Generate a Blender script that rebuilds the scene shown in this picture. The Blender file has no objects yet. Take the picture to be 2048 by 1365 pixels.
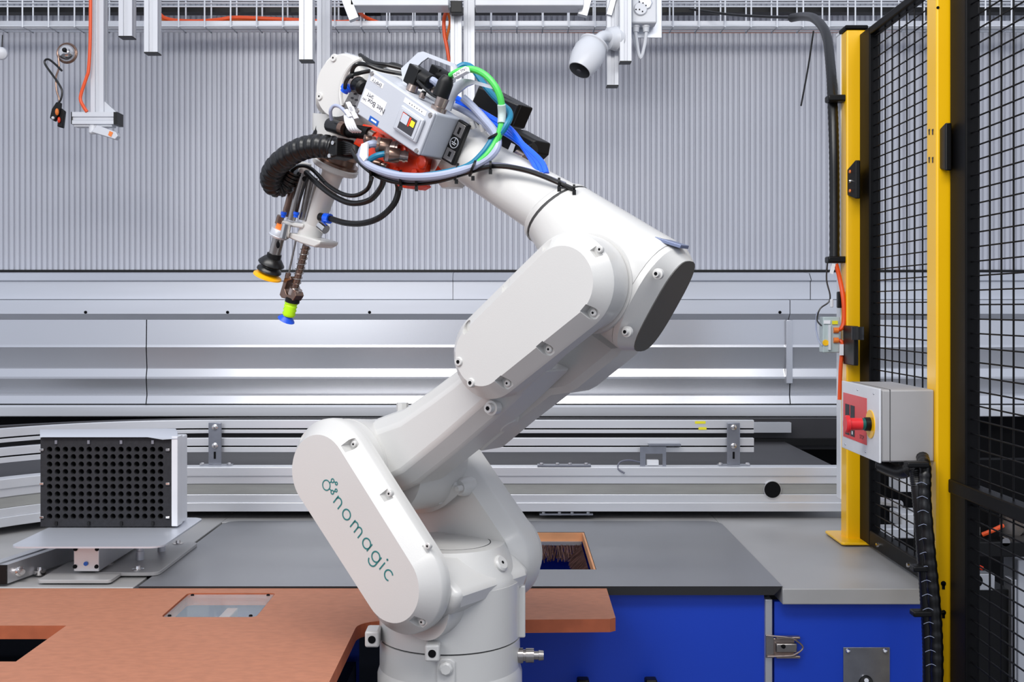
import bpy, bmesh, math, random
from mathutils import Vector as V, Matrix
random.seed(7)
S = bpy.context.scene
COL = S.collection
F = 2300.0; HX = 1024.0; HY = 615.0; ZC = 1.53
pi = math.pi
# ------------------------------------------------------------------ camera
cd = bpy.data.cameras.new('camera'); cam = bpy.data.objects.new('camera', cd); COL.objects.link(cam)
cam.location = (0, 0, ZC); cam.rotation_euler = (pi/2, 0, 0)
cd.sensor_width = 36; cd.lens = 36*F/2048; cd.shift_y = -(682.5-HY)/2048; cd.clip_start = .05; cd.clip_end = 60
S.camera = cam
# ------------------------------------------------------------------ world and lights
w = bpy.data.worlds.new('world'); S.world = w; w.use_nodes = True
bg = w.node_tree.nodes['Background']; bg.inputs[0].default_value = (.80, .86, 1.0, 1); bg.inputs[1].default_value = .74
def area(name, loc, target, sx, sy, power, color=(1, 1, 1)):
    l = bpy.data.lights.new(name, 'AREA'); l.shape = 'RECTANGLE'; l.size = sx; l.size_y = sy; l.energy = power; l.color = color
    o = bpy.data.objects.new(name, l); COL.objects.link(o); o.location = loc
    o.rotation_euler = (V(target)-V(loc)).to_track_quat('-Z', 'Y').to_euler(); return o
area('strip_lamp', (-.75, .9, 3.3), (0, 3.4, .9), 1.8, .6, 36, (1, .98, .95))
area('strip_lamp', (.9, .3, 3.6), (.2, 3.2, 1.0), 1.6, .6, 24, (1, .98, .95))
area('strip_lamp', (-1.6, -.6, 2.5), (0, 2.6, 1.1), 1.2, 1.0, 16, (1, .99, .97))
S.view_settings.view_transform = 'Standard'; S.view_settings.look = 'None'; S.view_settings.gamma = 1
S.view_settings.use_curve_mapping = False; S.view_settings.exposure = .25

# ------------------------------------------------------------------ materials
def srgb(c):
    return tuple((x/12.92 if x <= .04045 else ((x+.055)/1.055)**2.4) for x in [v/255 for v in c]) + (1,)
def mat(name, c, rough=.5, metal=0., var=.06, scale=6., bump=0., bscale=200., stretch=None, coat=0., trans=0., emit=None, es=1., alpha=None, rvar=0., c2=None, c2s=(.45, .6)):
    m = bpy.data.materials.new(name); m.use_nodes = True; nt = m.node_tree; N = nt.nodes; L = nt.links
    b = N['Principled BSDF']; col = srgb(c)
    b.inputs['Roughness'].default_value = rough; b.inputs['Metallic'].default_value = metal
    b.inputs['Coat Weight'].default_value = coat; b.inputs['Coat Roughness'].default_value = .15
    b.inputs['Transmission Weight'].default_value = trans
    tc = N.new('ShaderNodeTexCoord'); mp = N.new('ShaderNodeMapping'); L.new(tc.outputs['Object'], mp.inputs[0])
    if stretch: mp.inputs['Scale'].default_value = stretch
    nz = N.new('ShaderNodeTexNoise'); nz.inputs['Scale'].default_value = scale; nz.inputs['Detail'].default_value = 5
    L.new(mp.outputs[0], nz.inputs[0])
    rp = N.new('ShaderNodeValToRGB'); e = rp.color_ramp.elements
    e[0].position = .3; e[1].position = .7
    e[0].color = tuple(x*(1-var) for x in col[:3])+(1,); e[1].color = tuple(min(1, x*(1+var)) for x in col[:3])+(1,)
    if c2:
        e[0].position, e[1].position = c2s; e[0].color = col; e[1].color = srgb(c2)
    L.new(nz.outputs[0], rp.inputs[0]); L.new(rp.outputs[0], b.inputs['Base Color'])
    if rvar:
        mr = N.new('ShaderNodeMapRange'); mr.inputs[1].default_value = .3; mr.inputs[2].default_value = .7
        mr.inputs[3].default_value = max(0, rough-rvar); mr.inputs[4].default_value = rough+rvar
        L.new(nz.outputs[0], mr.inputs[0]); L.new(mr.outputs[0], b.inputs['Roughness'])
    if bump:
        n2 = N.new('ShaderNodeTexNoise'); n2.inputs['Scale'].default_value = bscale; L.new(mp.outputs[0], n2.inputs[0])
        bp = N.new('ShaderNodeBump'); bp.inputs['Strength'].default_value = bump; bp.inputs['Distance'].default_value = .002
        L.new(n2.outputs[0], bp.inputs['Height']); L.new(bp.outputs[0], b.inputs['Normal'])
    if emit:
        b.inputs['Emission Color'].default_value = srgb(emit); b.inputs['Emission Strength'].default_value = es
    if alpha is not None: b.inputs['Alpha'].default_value = alpha
    return m
M = {}
M['robot'] = mat('robot_paint', (203, 202, 199), .32, 0, .02, 4, .05, 500, coat=.25)
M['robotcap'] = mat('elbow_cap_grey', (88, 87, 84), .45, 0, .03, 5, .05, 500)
M['seam'] = mat('seam_rubber', (60, 60, 60), .7)
M['alu'] = mat('anodised_aluminium', (212, 213, 216), .36, .8, .03, 9)
M['aluh'] = mat('horizontal_aluminium', (226, 227, 230), .33, .6, .03, 5, stretch=(.4, 4, 8))
M['aluw'] = mat('white_anodised_profile', (206, 208, 213), .42, .3, .03, 7)
M['sheet'] = mat('galvanised_sheet', (205, 206, 210), .27, .85, .03, 2, stretch=(.5, 1, 1))
M['ledge'] = mat('pale_metal_ledge', (214, 217, 224), .4, .55, .03, 3, stretch=(.6, 4, 6))
M['benchgrey'] = mat('bench_grey_laminate', (172, 171, 170), .42, .1, .10, 3.5, .03, 300, rvar=.08)
M['plate'] = mat('dark_steel_plate', (134, 135, 139), .34, .35, .14, 2.4, rvar=.06)
M['plateedge'] = mat('plate_black_edge', (34, 33, 34), .5)
M['mdf'] = mat('red_brown_board', (176, 116, 88), .62, 0, .09, 45, .06, 260, (1, 2, 1))
M['mdfedge'] = mat('board_edge', (176, 92, 58), .7, 0, .12, 30)
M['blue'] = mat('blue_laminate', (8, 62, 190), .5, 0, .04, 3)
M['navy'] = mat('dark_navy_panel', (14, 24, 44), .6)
M['poly'] = mat('polycarbonate_sheet', (194, 196, 204), .42, .1, .03, 2)
M['polyg'] = mat('polycarbonate_web', (140, 142, 150), .5, .1, .03, 2)
M['black'] = mat('black_plastic', (12, 12, 13), .42)
M['blackm'] = mat('black_powder_coat', (6, 6, 8), .5, .0, .05, 20)
M['rubber'] = mat('black_rubber', (15, 15, 16), .33, 0, .1, 10)
M['belt'] = mat('dark_belt', (52, 51, 54), .55, .1, .1, 10)
M['foam'] = mat('black_foam', (40, 40, 44), .9, 0, .15, 120, .5, 500)
M['yellow'] = mat('yellow_powder_coat', (255, 196, 2), .33, 0, .03, 5, coat=.3)
M['orange'] = mat('orange_cable', (236, 84, 24), .45)
M['orangel'] = mat('pale_orange_cable', (240, 128, 50), .45)
M['redor'] = mat('orange_red_casting', (240, 62, 20), .35, .1, .06, 30, .2, 100, coat=.3)
M['red'] = mat('red_plastic', (225, 40, 46), .35)
M['teal'] = mat('teal_print', (30, 116, 116), .5)
M['tealc'] = mat('teal_cable', (12, 112, 146), .38)
M['green'] = mat('green_cable', (72, 196, 84), .38)
M['bluec'] = mat('blue_tube', (10, 92, 236), .28, coat=.3)
M['greyc'] = mat('lilac_grey_cable', (160, 168, 192), .4)
M['dkgreyc'] = mat('dark_grey_cable', (92, 94, 112), .4)
M['ltgrey'] = mat('light_grey_box', (186, 190, 198), .42, .1, .03, 8, .06, 400)
M['boxgrey'] = mat('control_box_grey', (172, 170, 170), .45)
M['white'] = mat('white_plastic', (222, 224, 228), .35)
M['paper'] = mat('white_sticker', (240, 241, 245), .5)
M['wire'] = mat('zinc_wire', (226, 229, 234), .4, .1)
M['chrome'] = mat('chrome', (215, 212, 210), .12, 1)
M['steel'] = mat('brushed_steel', (168, 162, 158), .25, .95, .06, 10, stretch=(1, 1, 10))
M['brown'] = mat('bronzed_steel', (134, 110, 98), .28, .85, .2, 30)
M['nickel'] = mat('nickel_connector', (176, 160, 152), .25, .9, .15, 40)
M['zinc'] = mat('zinc_bracket', (150, 153, 162), .32, .8, .1, 30)
M['cupyel'] = mat('yellow_silicone', (255, 176, 0), .4)
M['lime'] = mat('lime_silicone', (190, 250, 10), .4)
M['cupblue'] = mat('blue_silicone', (12, 82, 220), .4)
M['bluelabel'] = mat('blue_label', (20, 84, 170), .4)
M['ink'] = mat('black_ink', (50, 50, 56), .6)
M['glow'] = mat('lit_display', (250, 230, 30), .4, emit=(255, 220, 20), es=1.6)
M['bristle'] = mat('brown_bristles', (96, 66, 60), .7, 0, .4, 60)
M['wood'] = mat('orange_wood_edge', (226, 160, 112), .6, 0, .1, 15)
M['dark'] = mat('dark_interior', (16, 16, 18), .8)
M['darkred'] = mat('dark_red', (120, 20, 30), .5)
M['glass'] = mat('clear_acrylic', (225, 235, 235), .06, 0, 0, 5, alpha=.18)
M['junction'] = mat('clear_grey_housing', (190, 205, 205), .25, 0, .05, 10, alpha=.85)
M['concrete'] = mat('concrete_floor', (120, 120, 122), .7, 0, .1, 3)
M['yelmark'] = mat('yellow_tape', (236, 226, 40), .5)
M['tapegrey'] = mat('grey_tape_band', (158, 158, 154), .5, .3, .08, 8, stretch=(1, 1, 6))

for k_ in ('blackm', 'black', 'rubber', 'dark'): M[k_].node_tree.nodes['Principled BSDF'].inputs['Specular IOR Level'].default_value = {'blackm': .15, 'black': .3, 'rubber': .5, 'dark': .1}[k_]
# ------------------------------------------------------------------ mesh helpers
class MB:
    def __init__(s): s.v = []; s.f = []
    def add(s, vs, fs):
        k = len(s.v); s.v += [V(p) for p in vs]; s.f += [tuple(i+k for i in f) for f in fs]; return s
    def box(s, c, sz, R=None):
        c = V(c); x, y, z = [a/2 for a in sz]
        vs = [V((i*x, j*y, k*z)) for i in (-1, 1) for j in (-1, 1) for k in (-1, 1)]
        if R is not None: vs = [R @ p for p in vs]
        return s.add([p+c for p in vs], [(0, 1, 3, 2), (4, 6, 7, 5), (0, 4, 5, 1), (2, 3, 7, 6), (0, 2, 6, 4), (1, 5, 7, 3)])
    def bx(s, x0, x1, y0, y1, z0, z1):
        return s.box(((x0+x1)/2, (y0+y1)/2, (z0+z1)/2), (abs(x1-x0), abs(y1-y0), abs(z1-z0)))
    def loft(s, rings, cap0=True, cap1=True):
        n = len(rings[0]); k = len(s.v); vs = [p for r in rings for p in r]
        fs = [(i*n+j, i*n+(j+1) % n, (i+1)*n+(j+1) % n, (i+1)*n+j) for i in range(len(rings)-1) for j in range(n)]
        if cap0: fs.append(tuple(range(n))[::-1])
        if cap1: fs.append(tuple(range((len(rings)-1)*n, len(rings)*n)))
        return s.add(vs, fs)
    def lathe(s, p0, p1, prof, n=24, up=None):
        """prof: list of (t along p0->p1 in 0..1, radius)"""
        p0, p1 = V(p0), V(p1); a = (p1-p0).normalized()
        t = V((0, 0, 1)) if abs(a.z) < .9 else V((1, 0, 0))
        x = a.cross(t).normalized(); y = a.cross(x)
        rings = [[p0+(p1-p0)*t_+(x*math.cos(2*pi*i/n)+y*math.sin(2*pi*i/n))*max(r, 1e-5) for i in range(n)] for t_, r in prof]
        return s.loft(rings)
    def cyl(s, p0, p1, r, n=20, r2=None): return s.lathe(p0, p1, [(0, r), (1, r if r2 is None else r2)], n)
    def tube(s, pts, r, n=8, smooth=4, rf=None):
        P = [V(p) for p in pts]
        if smooth > 1 and len(P) > 2:
            Q = []
            for i in range(len(P)-1):
                a, b, c, d = P[max(i-1, 0)], P[i], P[i+1], P[min(i+2, len(P)-1)]
                for k in range(smooth):
                    t = k/smooth
                    Q.append(.5*((2*b)+(c-a)*t+(2*a-5*b+4*c-d)*t*t+(3*b-a-3*c+d)*t**3))
            Q.append(P[-1]); P = Q
        rings = []; nx = None
        for i, p in enumerate(P):
            d = (P[min(i+1, len(P)-1)]-P[max(i-1, 0)]).normalized()
            if nx is None:
                t = V((0, 0, 1)) if abs(d.z) < .9 else V((1, 0, 0)); nx = d.cross(t).normalized()
            else:
                nx = (nx-d*nx.dot(d)).normalized()
            ny = d.cross(nx); rr = r if rf is None else rf(i, len(P))
            rings.append([p+(nx*math.cos(2*pi*k/n)+ny*math.sin(2*pi*k/n))*rr for k in range(n)])
        return s.loft(rings)
    def sphere(s, c, r, n=16, m=10, sc=(1, 1, 1), R=None):
        rings = []
        for i in range(m+1):
            a = pi*i/m; rr = max(math.sin(a), 1e-4)
            ring = [V((rr*math.cos(2*pi*k/n)*sc[0], rr*math.sin(2*pi*k/n)*sc[1], -math.cos(a)*sc[2]))*r for k in range(n)]
            if R is not None: ring = [R @ q for q in ring]
            rings.append([V(c)+q for q in ring])
        return s.loft(rings)
    def ext(s, poly, d):
        """closed polygon of 3D points extruded by vector d"""
        return s.loft([[V(p) for p in poly], [V(p)+V(d) for p in poly]])
    def sweep(s, path, prof):
        """path: XY pts; prof: closed polygon (offset to the left normal, z)"""
        rings = []
        for i, p in enumerate(path):
            a = V(path[max(i-1, 0)]); b = V(path[min(i+1, len(path)-1)]); d = (b-a).normalized(); nn = V((-d.y, d.x))
            rings.append([V((p[0]+nn.x*o, p[1]+nn.y*o, z)) for o, z in prof])
        return s.loft(rings)
def thing(name, label, cat, loc=(0, 0, 0), group=None):
    o = bpy.data.objects.new(name, None); COL.objects.link(o); o.location = loc; o.empty_display_size = .05
    o['label'] = label; o['category'] = cat
    if group: o['group'] = group
    return o
def mk(name, mb, m, parent=None, bevel=0, ang=35, label=None, kind=None, seg=2):
    me = bpy.data.meshes.new(name); me.from_pydata([tuple(p) for p in mb.v], [], mb.f); me.validate()
    b = bmesh.new(); b.from_mesh(me); bmesh.ops.recalc_face_normals(b, faces=b.faces); b.to_mesh(me); b.free()
    me.materials.append(M[m] if isinstance(m, str) else m)
    me.polygons.foreach_set('use_smooth', [True]*len(me.polygons))
    me.set_sharp_from_angle(angle=math.radians(ang))
    o = bpy.data.objects.new(name, me); COL.objects.link(o)
    if parent is not None: attach(o, parent)
    if bevel:
        bv = o.modifiers.new('bevel', 'BEVEL'); bv.width = bevel; bv.segments = seg; bv.limit_method = 'ANGLE'; bv.angle_limit = math.radians(40)
        wn = o.modifiers.new('wn', 'WEIGHTED_NORMAL'); wn.keep_sharp = True
    if label: o['label'] = label
    if kind: o['kind'] = kind
    return o
def absloc(p):
    t = V((0, 0, 0))
    while p is not None: t = t+p.location; p = p.parent
    return t
def attach(o, parent):
    o.parent = parent
    l = V((0, 0, 0)); p = parent
    while p is not None:
        if p.type == 'EMPTY': l = V(p.location)
        p = p.parent
    if parent.type == 'EMPTY': o.matrix_parent_inverse = Matrix.Translation(-l)
def one(name, mb, m, label, cat, group=None, **k):
    """a thing that is one mesh, origin moved to its own base"""
    vs = mb.v; lo = V((min(p.x for p in vs), min(p.y for p in vs), min(p.z for p in vs))); hi = V((max(p.x for p in vs), max(p.y for p in vs), max(p.z for p in vs)))
    c = V(((lo.x+hi.x)/2, (lo.y+hi.y)/2, lo.z)); mb.v = [p-c for p in vs]
    o = mk(name, mb, m, **k); o.location = c; o['label'] = label; o['category'] = cat
    if group: o['group'] = group
    return o
def struct(name, mb, m, parent=None, **k):
    o = mk(name, mb, m, parent, **k)
    if parent is None: o['kind'] = 'structure'
    return o
def W(px, py, Y): return V(((px-HX)/F*Y, Y, ZC-(py-HY)/F*Y))
def onz(px, py, z):
    Y = (ZC-z)*F/(py-HY); return V(((px-HX)/F*Y, Y, z))
def X(px, Y): return (px-HX)/F*Y
def Z(py, Y): return ZC-(py-HY)/F*Y
def textmesh(txt, org, xd, yd, size, m, parent, name='lettering', out=None):
    cu = bpy.data.curves.new('t', 'FONT'); cu.body = txt; cu.size = size; cu.align_x = 'CENTER'; cu.align_y = 'CENTER'
    o = bpy.data.objects.new('t', cu); COL.objects.link(o); dg = bpy.context.evaluated_depsgraph_get(); dg.update()
    me = bpy.data.meshes.new_from_object(o.evaluated_get(dg)); bpy.data.objects.remove(o)
    xd = V(xd).normalized(); yd = V(yd).normalized(); out = V(out) if out is not None else V((0, 0, 0))
    for v in me.vertices: v.co = V(org)+xd*v.co.x+yd*v.co.y+out
    me.materials.clear(); me.materials.append(M[m]); ob = bpy.data.objects.new(name, me); COL.objects.link(ob); attach(ob, parent); return ob
TOP = ZC-.632       # bench top height

# ================================================================== STRUCTURE
YW = 4.62
struct('floor', MB().bx(-9, 9, -9, 6.5, -.05, 0), 'concrete')
wall = struct('wall_back', MB().bx(-5, 6, YW+.03, YW+.12, 0, 4.6), 'polyg')
def poly_panel(x0, x1):
    mb = MB(); p = .0221; n = int((x1-x0)/p); poly = [(x0, YW+.02)]
    for i in range(n):
        a = x0+i*p
        poly += [(a+.0003, YW+.008), (a+.0035, YW), (a+.0155, YW), (a+.0190, YW+.008)]
    poly += [(x1-.001, YW+.008), (x1-.001, YW+.02)]
    z0, z1 = Z(543, YW), 4.4; k = len(poly)
    vs = [V((x, y, z0)) for x, y in poly]+[V((x, y, z1)) for x, y in poly]
    mb.add(vs, [(i, (i+1) % k, (i+1) % k+k, i+k) for i in range(k)])
    return mb
seams = [-4.2, -2.66, X(433, YW), X(1170, YW), X(1900, YW), 3.24, 4.7]
for a, b in zip(seams, seams[1:]): mk('polycarbonate_panel', poly_panel(a, b), 'poly', wall, ang=25)
# metal cladding under the corrugated wall, bent strips, and sheets creased to imitate reflection bands
def cladding(x0, x1, rows, name, m, t=.004):
    poly = [(Y, Z(py, Y)) for py, Y in rows]; back = [(Y+t, z) for Y, z in reversed(poly)]
    mb = MB(); mb.ext([(x0, y, z) for y, z in poly+back], (x1-x0, 0, 0)); return mk(name, mb, m, wall, ang=8)
mb = MB(); mb.bx(-4.2, 5.2, YW-.004, YW+.02, Z(547, YW), Z(540, YW)); mk('dark_seal_strip', mb, 'black', wall)
for a, b in ((-4.2, X(905, 4.5)), (X(905, 4.5)+.002, X(1622, 4.5)), (X(1622, 4.5)+.003, 5.2)):
    cladding(a, b, [(545, 4.61), (547, 4.53), (561, 4.50), (564, 4.515), (599, 4.515)], 'ledge_strip', 'ledge')
for a, b in ((-4.2, X(1578, 4.5)), (X(1578, 4.5)+.003, 5.2)):
    o = cladding(a, b, [(600, 4.515), (601, 4.49), (628, 4.49), (631, 4.497), (640, 4.517)], 'fixing_strip', 'ledge')
for px in (171, 455, 739, 1023, 1307, 1560):
    c = W(px, 625, 4.488); mk('rivet', MB().lathe(c+V((0, .004, 0)), c-V((0, .004, 0)), [(0, .006), (.6, .006), (1, .003)], 10), 'dark', wall)
reflection_rows = [(640, 4.515), (690, 4.512), (695, 4.510), (735, 4.519), (738, 4.519), (754, 4.510), (758, 4.510), (788, 4.519), (792, 4.519), (808, 4.508)]  # shallow folds shaped to imitate the light bands mirrored in the sheet
for a, b in ((-4.2, X(293, 4.52)), (X(293, 4.52)+.004, X(1578, 4.52)), (X(1578, 4.52)+.004, 5.2)):
    cladding(a, b, reflection_rows, 'steel_sheet', 'sheet')
mk('joint_cover', MB().bx(X(1572, 4.5), X(1585, 4.5), 4.495, 4.512, Z(768, 4.5), Z(640, 4.5)), 'sheet', wall, bevel=.003)
mk('cladding_base', MB().bx(-4.2, 5.2, 4.50, 4.6, .2, Z(809, 4.5)), 'dark', wall)
mk('wall_skirt_rail', MB().bx(-4.2, 5.2, 4.38, 4.44, Z(834, 4.38), Z(813, 4.38)), 'aluh', wall, bevel=.003)

# ================================================================== WORK BENCH
xl, xr = -.845, .613
bench = thing('workbench', 'long workbench with light grey top and bright blue panels, carrying conveyor and robot surroundings', 'workbench', (0, 3.0, 0))
hx0, hx1, hy0, hy1 = -.10, .203, 2.77, 3.23      # brush opening
zt = TOP-.004
for nm, (a, b, c, d) in (('worktop', (-2.4, -.86, 2.61, 4.2)), ('worktop', (-.859, .61, 3.402, 4.2)), ('worktop', (.611, 1.03, 2.597, 4.2))):
    mk(nm, MB().bx(a, b, c, d, zt-.036, zt), 'benchgrey', bench, bevel=.002)
for a, b in ((-.84, hx0-.02), (hx1+.02, .6)): mk('subframe', MB().bx(a, b, 2.68, 3.38, TOP-.05, TOP-.0205), 'dark', bench)
mk('side_panel', MB().bx(.60, 1.0, 2.63, 2.65, .1, zt-.038), 'blue', bench)
mk('side_panel', MB().bx(-.86, X(1528, 2.63), 2.63, 2.65, .1, TOP-.022), 'blue', bench)
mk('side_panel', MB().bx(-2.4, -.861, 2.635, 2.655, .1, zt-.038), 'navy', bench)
mk('corner_strut', MB().bx(X(1530, 2.62), X(1545, 2.62), 2.62, 2.66, .1, zt-.03), 'alu', bench, bevel=.002)
mk('plinth', MB().bx(-2.3, .98, 2.72, 4.1, 0, .1), 'dark', bench)
# toggle latch
lt = thing('toggle_latch', 'small chrome toggle latch on the blue cabinet joint', 'latch', tuple(W(1562, 1310, 2.62)))
def wb(x0, y0, x1, y1, Y, d): return MB().bx(X(x0, Y), X(x1, Y), Y-d, Y, Z(y1, Y), Z(y0, Y))
mk('base_plate', wb(1531, 1270, 1547, 1316, 2.619, .004), 'steel', lt, bevel=.001)
mk('hook_plate', wb(1533, 1276, 1588, 1312, 2.628, .006), 'nickel', lt, bevel=.002)
mk('side_cheek', wb(1550, 1271, 1598, 1277, 2.624, .014), 'nickel', lt, bevel=.002); mk('side_cheek', wb(1550, 1309, 1598, 1315, 2.624, .014), 'nickel', lt, bevel=.002)
mk('lever', wb(1550, 1285, 1592, 1304, 2.624, .012), 'steel', lt, bevel=.003)
c = W(1590, 1296, 2.62); mk('loop', MB().tube([W(1535, 1272, 2.612), W(1570, 1275, 2.606), W(1588, 1279, 2.606), W(1606, 1296, 2.61), W(1588, 1311, 2.606), W(1570, 1313, 2.606), W(1535, 1314, 2.612)], .002, 8), 'nickel', lt)
mk('rivet', MB().lathe(W(1567, 1294, 2.612), W(1567, 1294, 2.606), [(0, .005), (.7, .005), (1, .002)], 12), 'dark', lt)
sp = thing('steel_cover_plate', 'dark brushed steel plate screwed on the blue cabinet, with keyhole', 'plate', tuple(W(1732, 1400, 2.64)))
mk('plate', wb(1686, 1295, 1779, 1440, 2.629, .003), 'zinc', sp, bevel=.001)
for px, py in ((1696, 1303), (1770, 1303)): mk('screw', MB().lathe(W(px, py, 2.627), W(px, py, 2.621), [(0, .005), (.6, .005), (1, .003)], 12), 'chrome', sp)
mk('lock', MB().lathe(W(1732, 1366, 2.627), W(1732, 1366, 2.618), [(0, .016), (.7, .016), (1, .013)], 20), 'black', sp)
mk('lock_insert', MB().lathe(W(1733, 1362, 2.620), W(1733, 1362, 2.612), [(0, .006), (1, .005)], 12), 'chrome', sp)
for i, px in enumerate((1165, 1300)):
    t = wb(px-12, 1353, px+12, 1400, 2.60, .03); t.add([], [])
    one('black_hook', t, 'black', 'black plastic hook at the bottom edge of the blue panel, '+('nearer the robot base' if i == 0 else 'farther from the robot base'), 'hook', 'black hooks below the blue panel', bevel=.004)

# dark plate with opening
dp = thing('dark_steel_table_plate', 'large dark grey steel plate with chamfered edge lying on the bench around the brush opening', 'plate', (0, 3.0, TOP-.02))
def plate_mesh():
    z0, z1 = TOP-.02, TOP
    out = []
    def arc(cx, cy, r, a0, a1, n=6): return [(cx+r*math.cos(a0+(a1-a0)*i/n), cy+r*math.sin(a0+(a1-a0)*i/n)) for i in range(n+1)]
    r = .05
    out = [(xl, 2.603), (xr, 2.603)]+arc(xr-r, 3.40-r, r, 0, pi/2)+arc(xl+r, 3.40-r, r, pi/2, pi)
    b = bmesh.new()
    def ring(pts, z): return [b.verts.new((x, y, z)) for x, y in pts]
    hole = [(hx0, hy0), (hx1, hy0), (hx1, hy1), (hx0, hy1)]
    o1 = ring(out, z1); h1 = ring(hole, z1)
    low = [(x+(-.02 if x > 0 and i == 1 else 0), y) for i, (x, y) in enumerate(out)]
    o0 = ring(low, z0); h0 = ring(hole, z0)
    for R_ in (o1, h1, o0, h0):
        for i in range(len(R_)): b.edges.new((R_[i], R_[(i+1) % len(R_)]))
    e1 = [e for e in b.edges if all(abs(v.co.z-z1) < 1e-6 for v in e.verts)]
    e0 = [e for e in b.edges if all(abs(v.co.z-z0) < 1e-6 for v in e.verts)]
    bmesh.ops.triangle_fill(b, edges=e1, use_beauty=True); bmesh.ops.triangle_fill(b, edges=e0, use_beauty=True)
    side = []
    for A, B in ((o1, o0), (h1, h0)):
        for i in range(len(A)):
            side.append(b.faces.new((A[i], A[(i+1) % len(A)], B[(i+1) % len(A)], B[i])))
    bmesh.ops.recalc_face_normals(b, faces=b.faces)
    for f in side: f.material_index = 1
    me = bpy.data.meshes.new('plate_top'); b.to_mesh(me); b.free(); me.materials.append(M['plate']); me.materials.append(M['plateedge']); return me
o = bpy.data.objects.new('plate_top', plate_mesh()); COL.objects.link(o); attach(o, dp)
fr = MB()
fr.bx(hx0, hx1, hy1, hy1+.012, TOP-.026, TOP-.0215).bx(hx1, hx1+.012, hy0-.01, hy1+.012, TOP-.026, TOP-.0215)
mk('opening_edge', fr, 'wood', dp, label='orange wooden edge of the opening')
mk('opening_edge', MB().bx(hx0, hx1-.001, hy1-.006, hy1-.001, TOP-.025, TOP-.001).bx(hx1-.006, hx1-.001, hy0+.001, hy1-.006, TOP-.025, TOP-.001), 'wood', dp)
mk('brush_holder', MB().bx(hx0, hx1-.008, hy1-.016, hy1-.007, TOP-.034, TOP-.024), 'alu', dp)
br = MB()
for i in range(520):
    x = random.uniform(hx0+.005, hx1-.012); y = hy1-random.uniform(.010, .016)
    a = V((x, y, TOP-.032)); br.tube([a, a+V((random.uniform(-.012, .012), -random.uniform(.0, .03), -random.uniform(.03, .046)))], .0009, 3, 1)
for i in range(520):
    y = random.uniform(hy0+.01, hy1-.012)
    a = V((hx1-.010, y, TOP-.03)); br.tube([a, a+V((-random.uniform(0.01, .04), random.uniform(-.03, .01), -random.uniform(.03, .045)))], .0009, 3, 1)
mk('bristles', br, 'bristle', dp, kind='stuff')
bl = MB().bx(hx0-.3, hx1+.3, hy0-.1, 3.6, TOP-.36, TOP-.35); mk('lower_shelf', bl, 'blue', bench)
mk('inner_panel', MB().bx(hx0-.3, hx1+.3, 3.33, 3.35, TOP-.35, TOP-.0215), 'blue', bench)
mk('shelf_beam', MB().bx(X(1103, 3), X(1107, 3), 2.7, 3.5, TOP-.35, TOP-.34), 'dark', bench)

# red-brown board
TB = TOP-.004
bd = thing('red_brown_board', 'red-brown fibre board in front of the bench, cut out around the robot base', 'board', (-.7, 2.3, TB-.027))
def board():
    b = bmesh.new()
    def arc(cx, cy, r, a0, a1, n=6): return [(cx+r*math.cos(a0+(a1-a0)*i/n), cy+r*math.sin(a0+(a1-a0)*i/n)) for i in range(n+1)]
    out = [(-2.2, 1.2), (-.31, 1.2)]+arc(-.26, 2.28, .05, pi, pi/2)+[(.20, 2.345), (.212, 2.355), (.214, 2.60), (-2.2, 2.60)]
    out[-5] = out[-5]
    hole1 = [(-1.6, 2.063), (-.89, 2.063), (-.89, 2.296), (-1.6, 2.296)]
    wc = [onz(372, 1190, TB), onz(545, 1190, TB), onz(515, 1235, TB), onz(333, 1233, TB)]
    wx0, wx1, wy0, wy1 = WIN
    r = .012
    hole2 = arc(wx0+r, wy0+r, r, pi, 1.5*pi, 3)+arc(wx1-r, wy0+r, r, 1.5*pi, 2*pi, 3)+arc(wx1-r, wy1-r, r, 0, pi/2, 3)+arc(wx0+r, wy1-r, r, pi/2, pi, 3)
    z1, z0 = TB, TB-.027
    allr = []
    for z in (z1, z0):
        rr = []
        for pts in (out, hole1, hole2):
            q = [b.verts.new((x, y, z)) for x, y in pts]
            for i in range(len(q)): b.edges.new((q[i], q[(i+1) % len(q)]))
            rr.append(q)
        allr.append(rr)
        bmesh.ops.triangle_fill(b, edges=[e for e in b.edges if all(abs(v.co.z-z) < 1e-6 for v in e.verts)], use_beauty=True)
    sd = []
    for A, B in zip(*allr):
        for i in range(len(A)): sd.append(b.faces.new((A[i], A[(i+1) % len(A)], B[(i+1) % len(A)], B[i])))
    bmesh.ops.recalc_face_normals(b, faces=b.faces)
    for f in sd: f.material_index = 1
    me = bpy.data.meshes.new('board_top'); b.to_mesh(me); b.free(); me.materials.append(M['mdf']); me.materials.append(M['mdfedge']); return me
a1, a2, a3, a4 = onz(366, 1187, TB), onz(547, 1187, TB), onz(517, 1235, TB), onz(332, 1235, TB)
WIN = ((a1.x+a4.x)/2, (a2.x+a3.x)/2, a4.y, a1.y)
o = bpy.data.objects.new('board_top', board()); COL.objects.link(o); attach(o, bd)
wx0, wx1, wy0, wy1 = WIN
ww = thing('clear_acrylic_window', 'clear rounded acrylic window let into the red-brown board', 'window', ((wx0+wx1)/2, (wy0+wy1)/2, TB-.01))
mk('pane', MB().bx(wx0+.002, wx1-.002, wy0+.002, wy1-.002, TB-.009, TB-.002), 'glass', ww, bevel=.0015)
for x, y in ((wx0+.014, wy0+.014), (wx1-.014, wy0+.014), (wx1-.014, wy1-.014), (wx0+.014, wy1-.014)):
    mk('screw', MB().lathe((x, y, TB-.002), (x, y, TB+.001), [(0, .004), (.5, .004), (1, .003)], 12), 'dark', ww)
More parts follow.
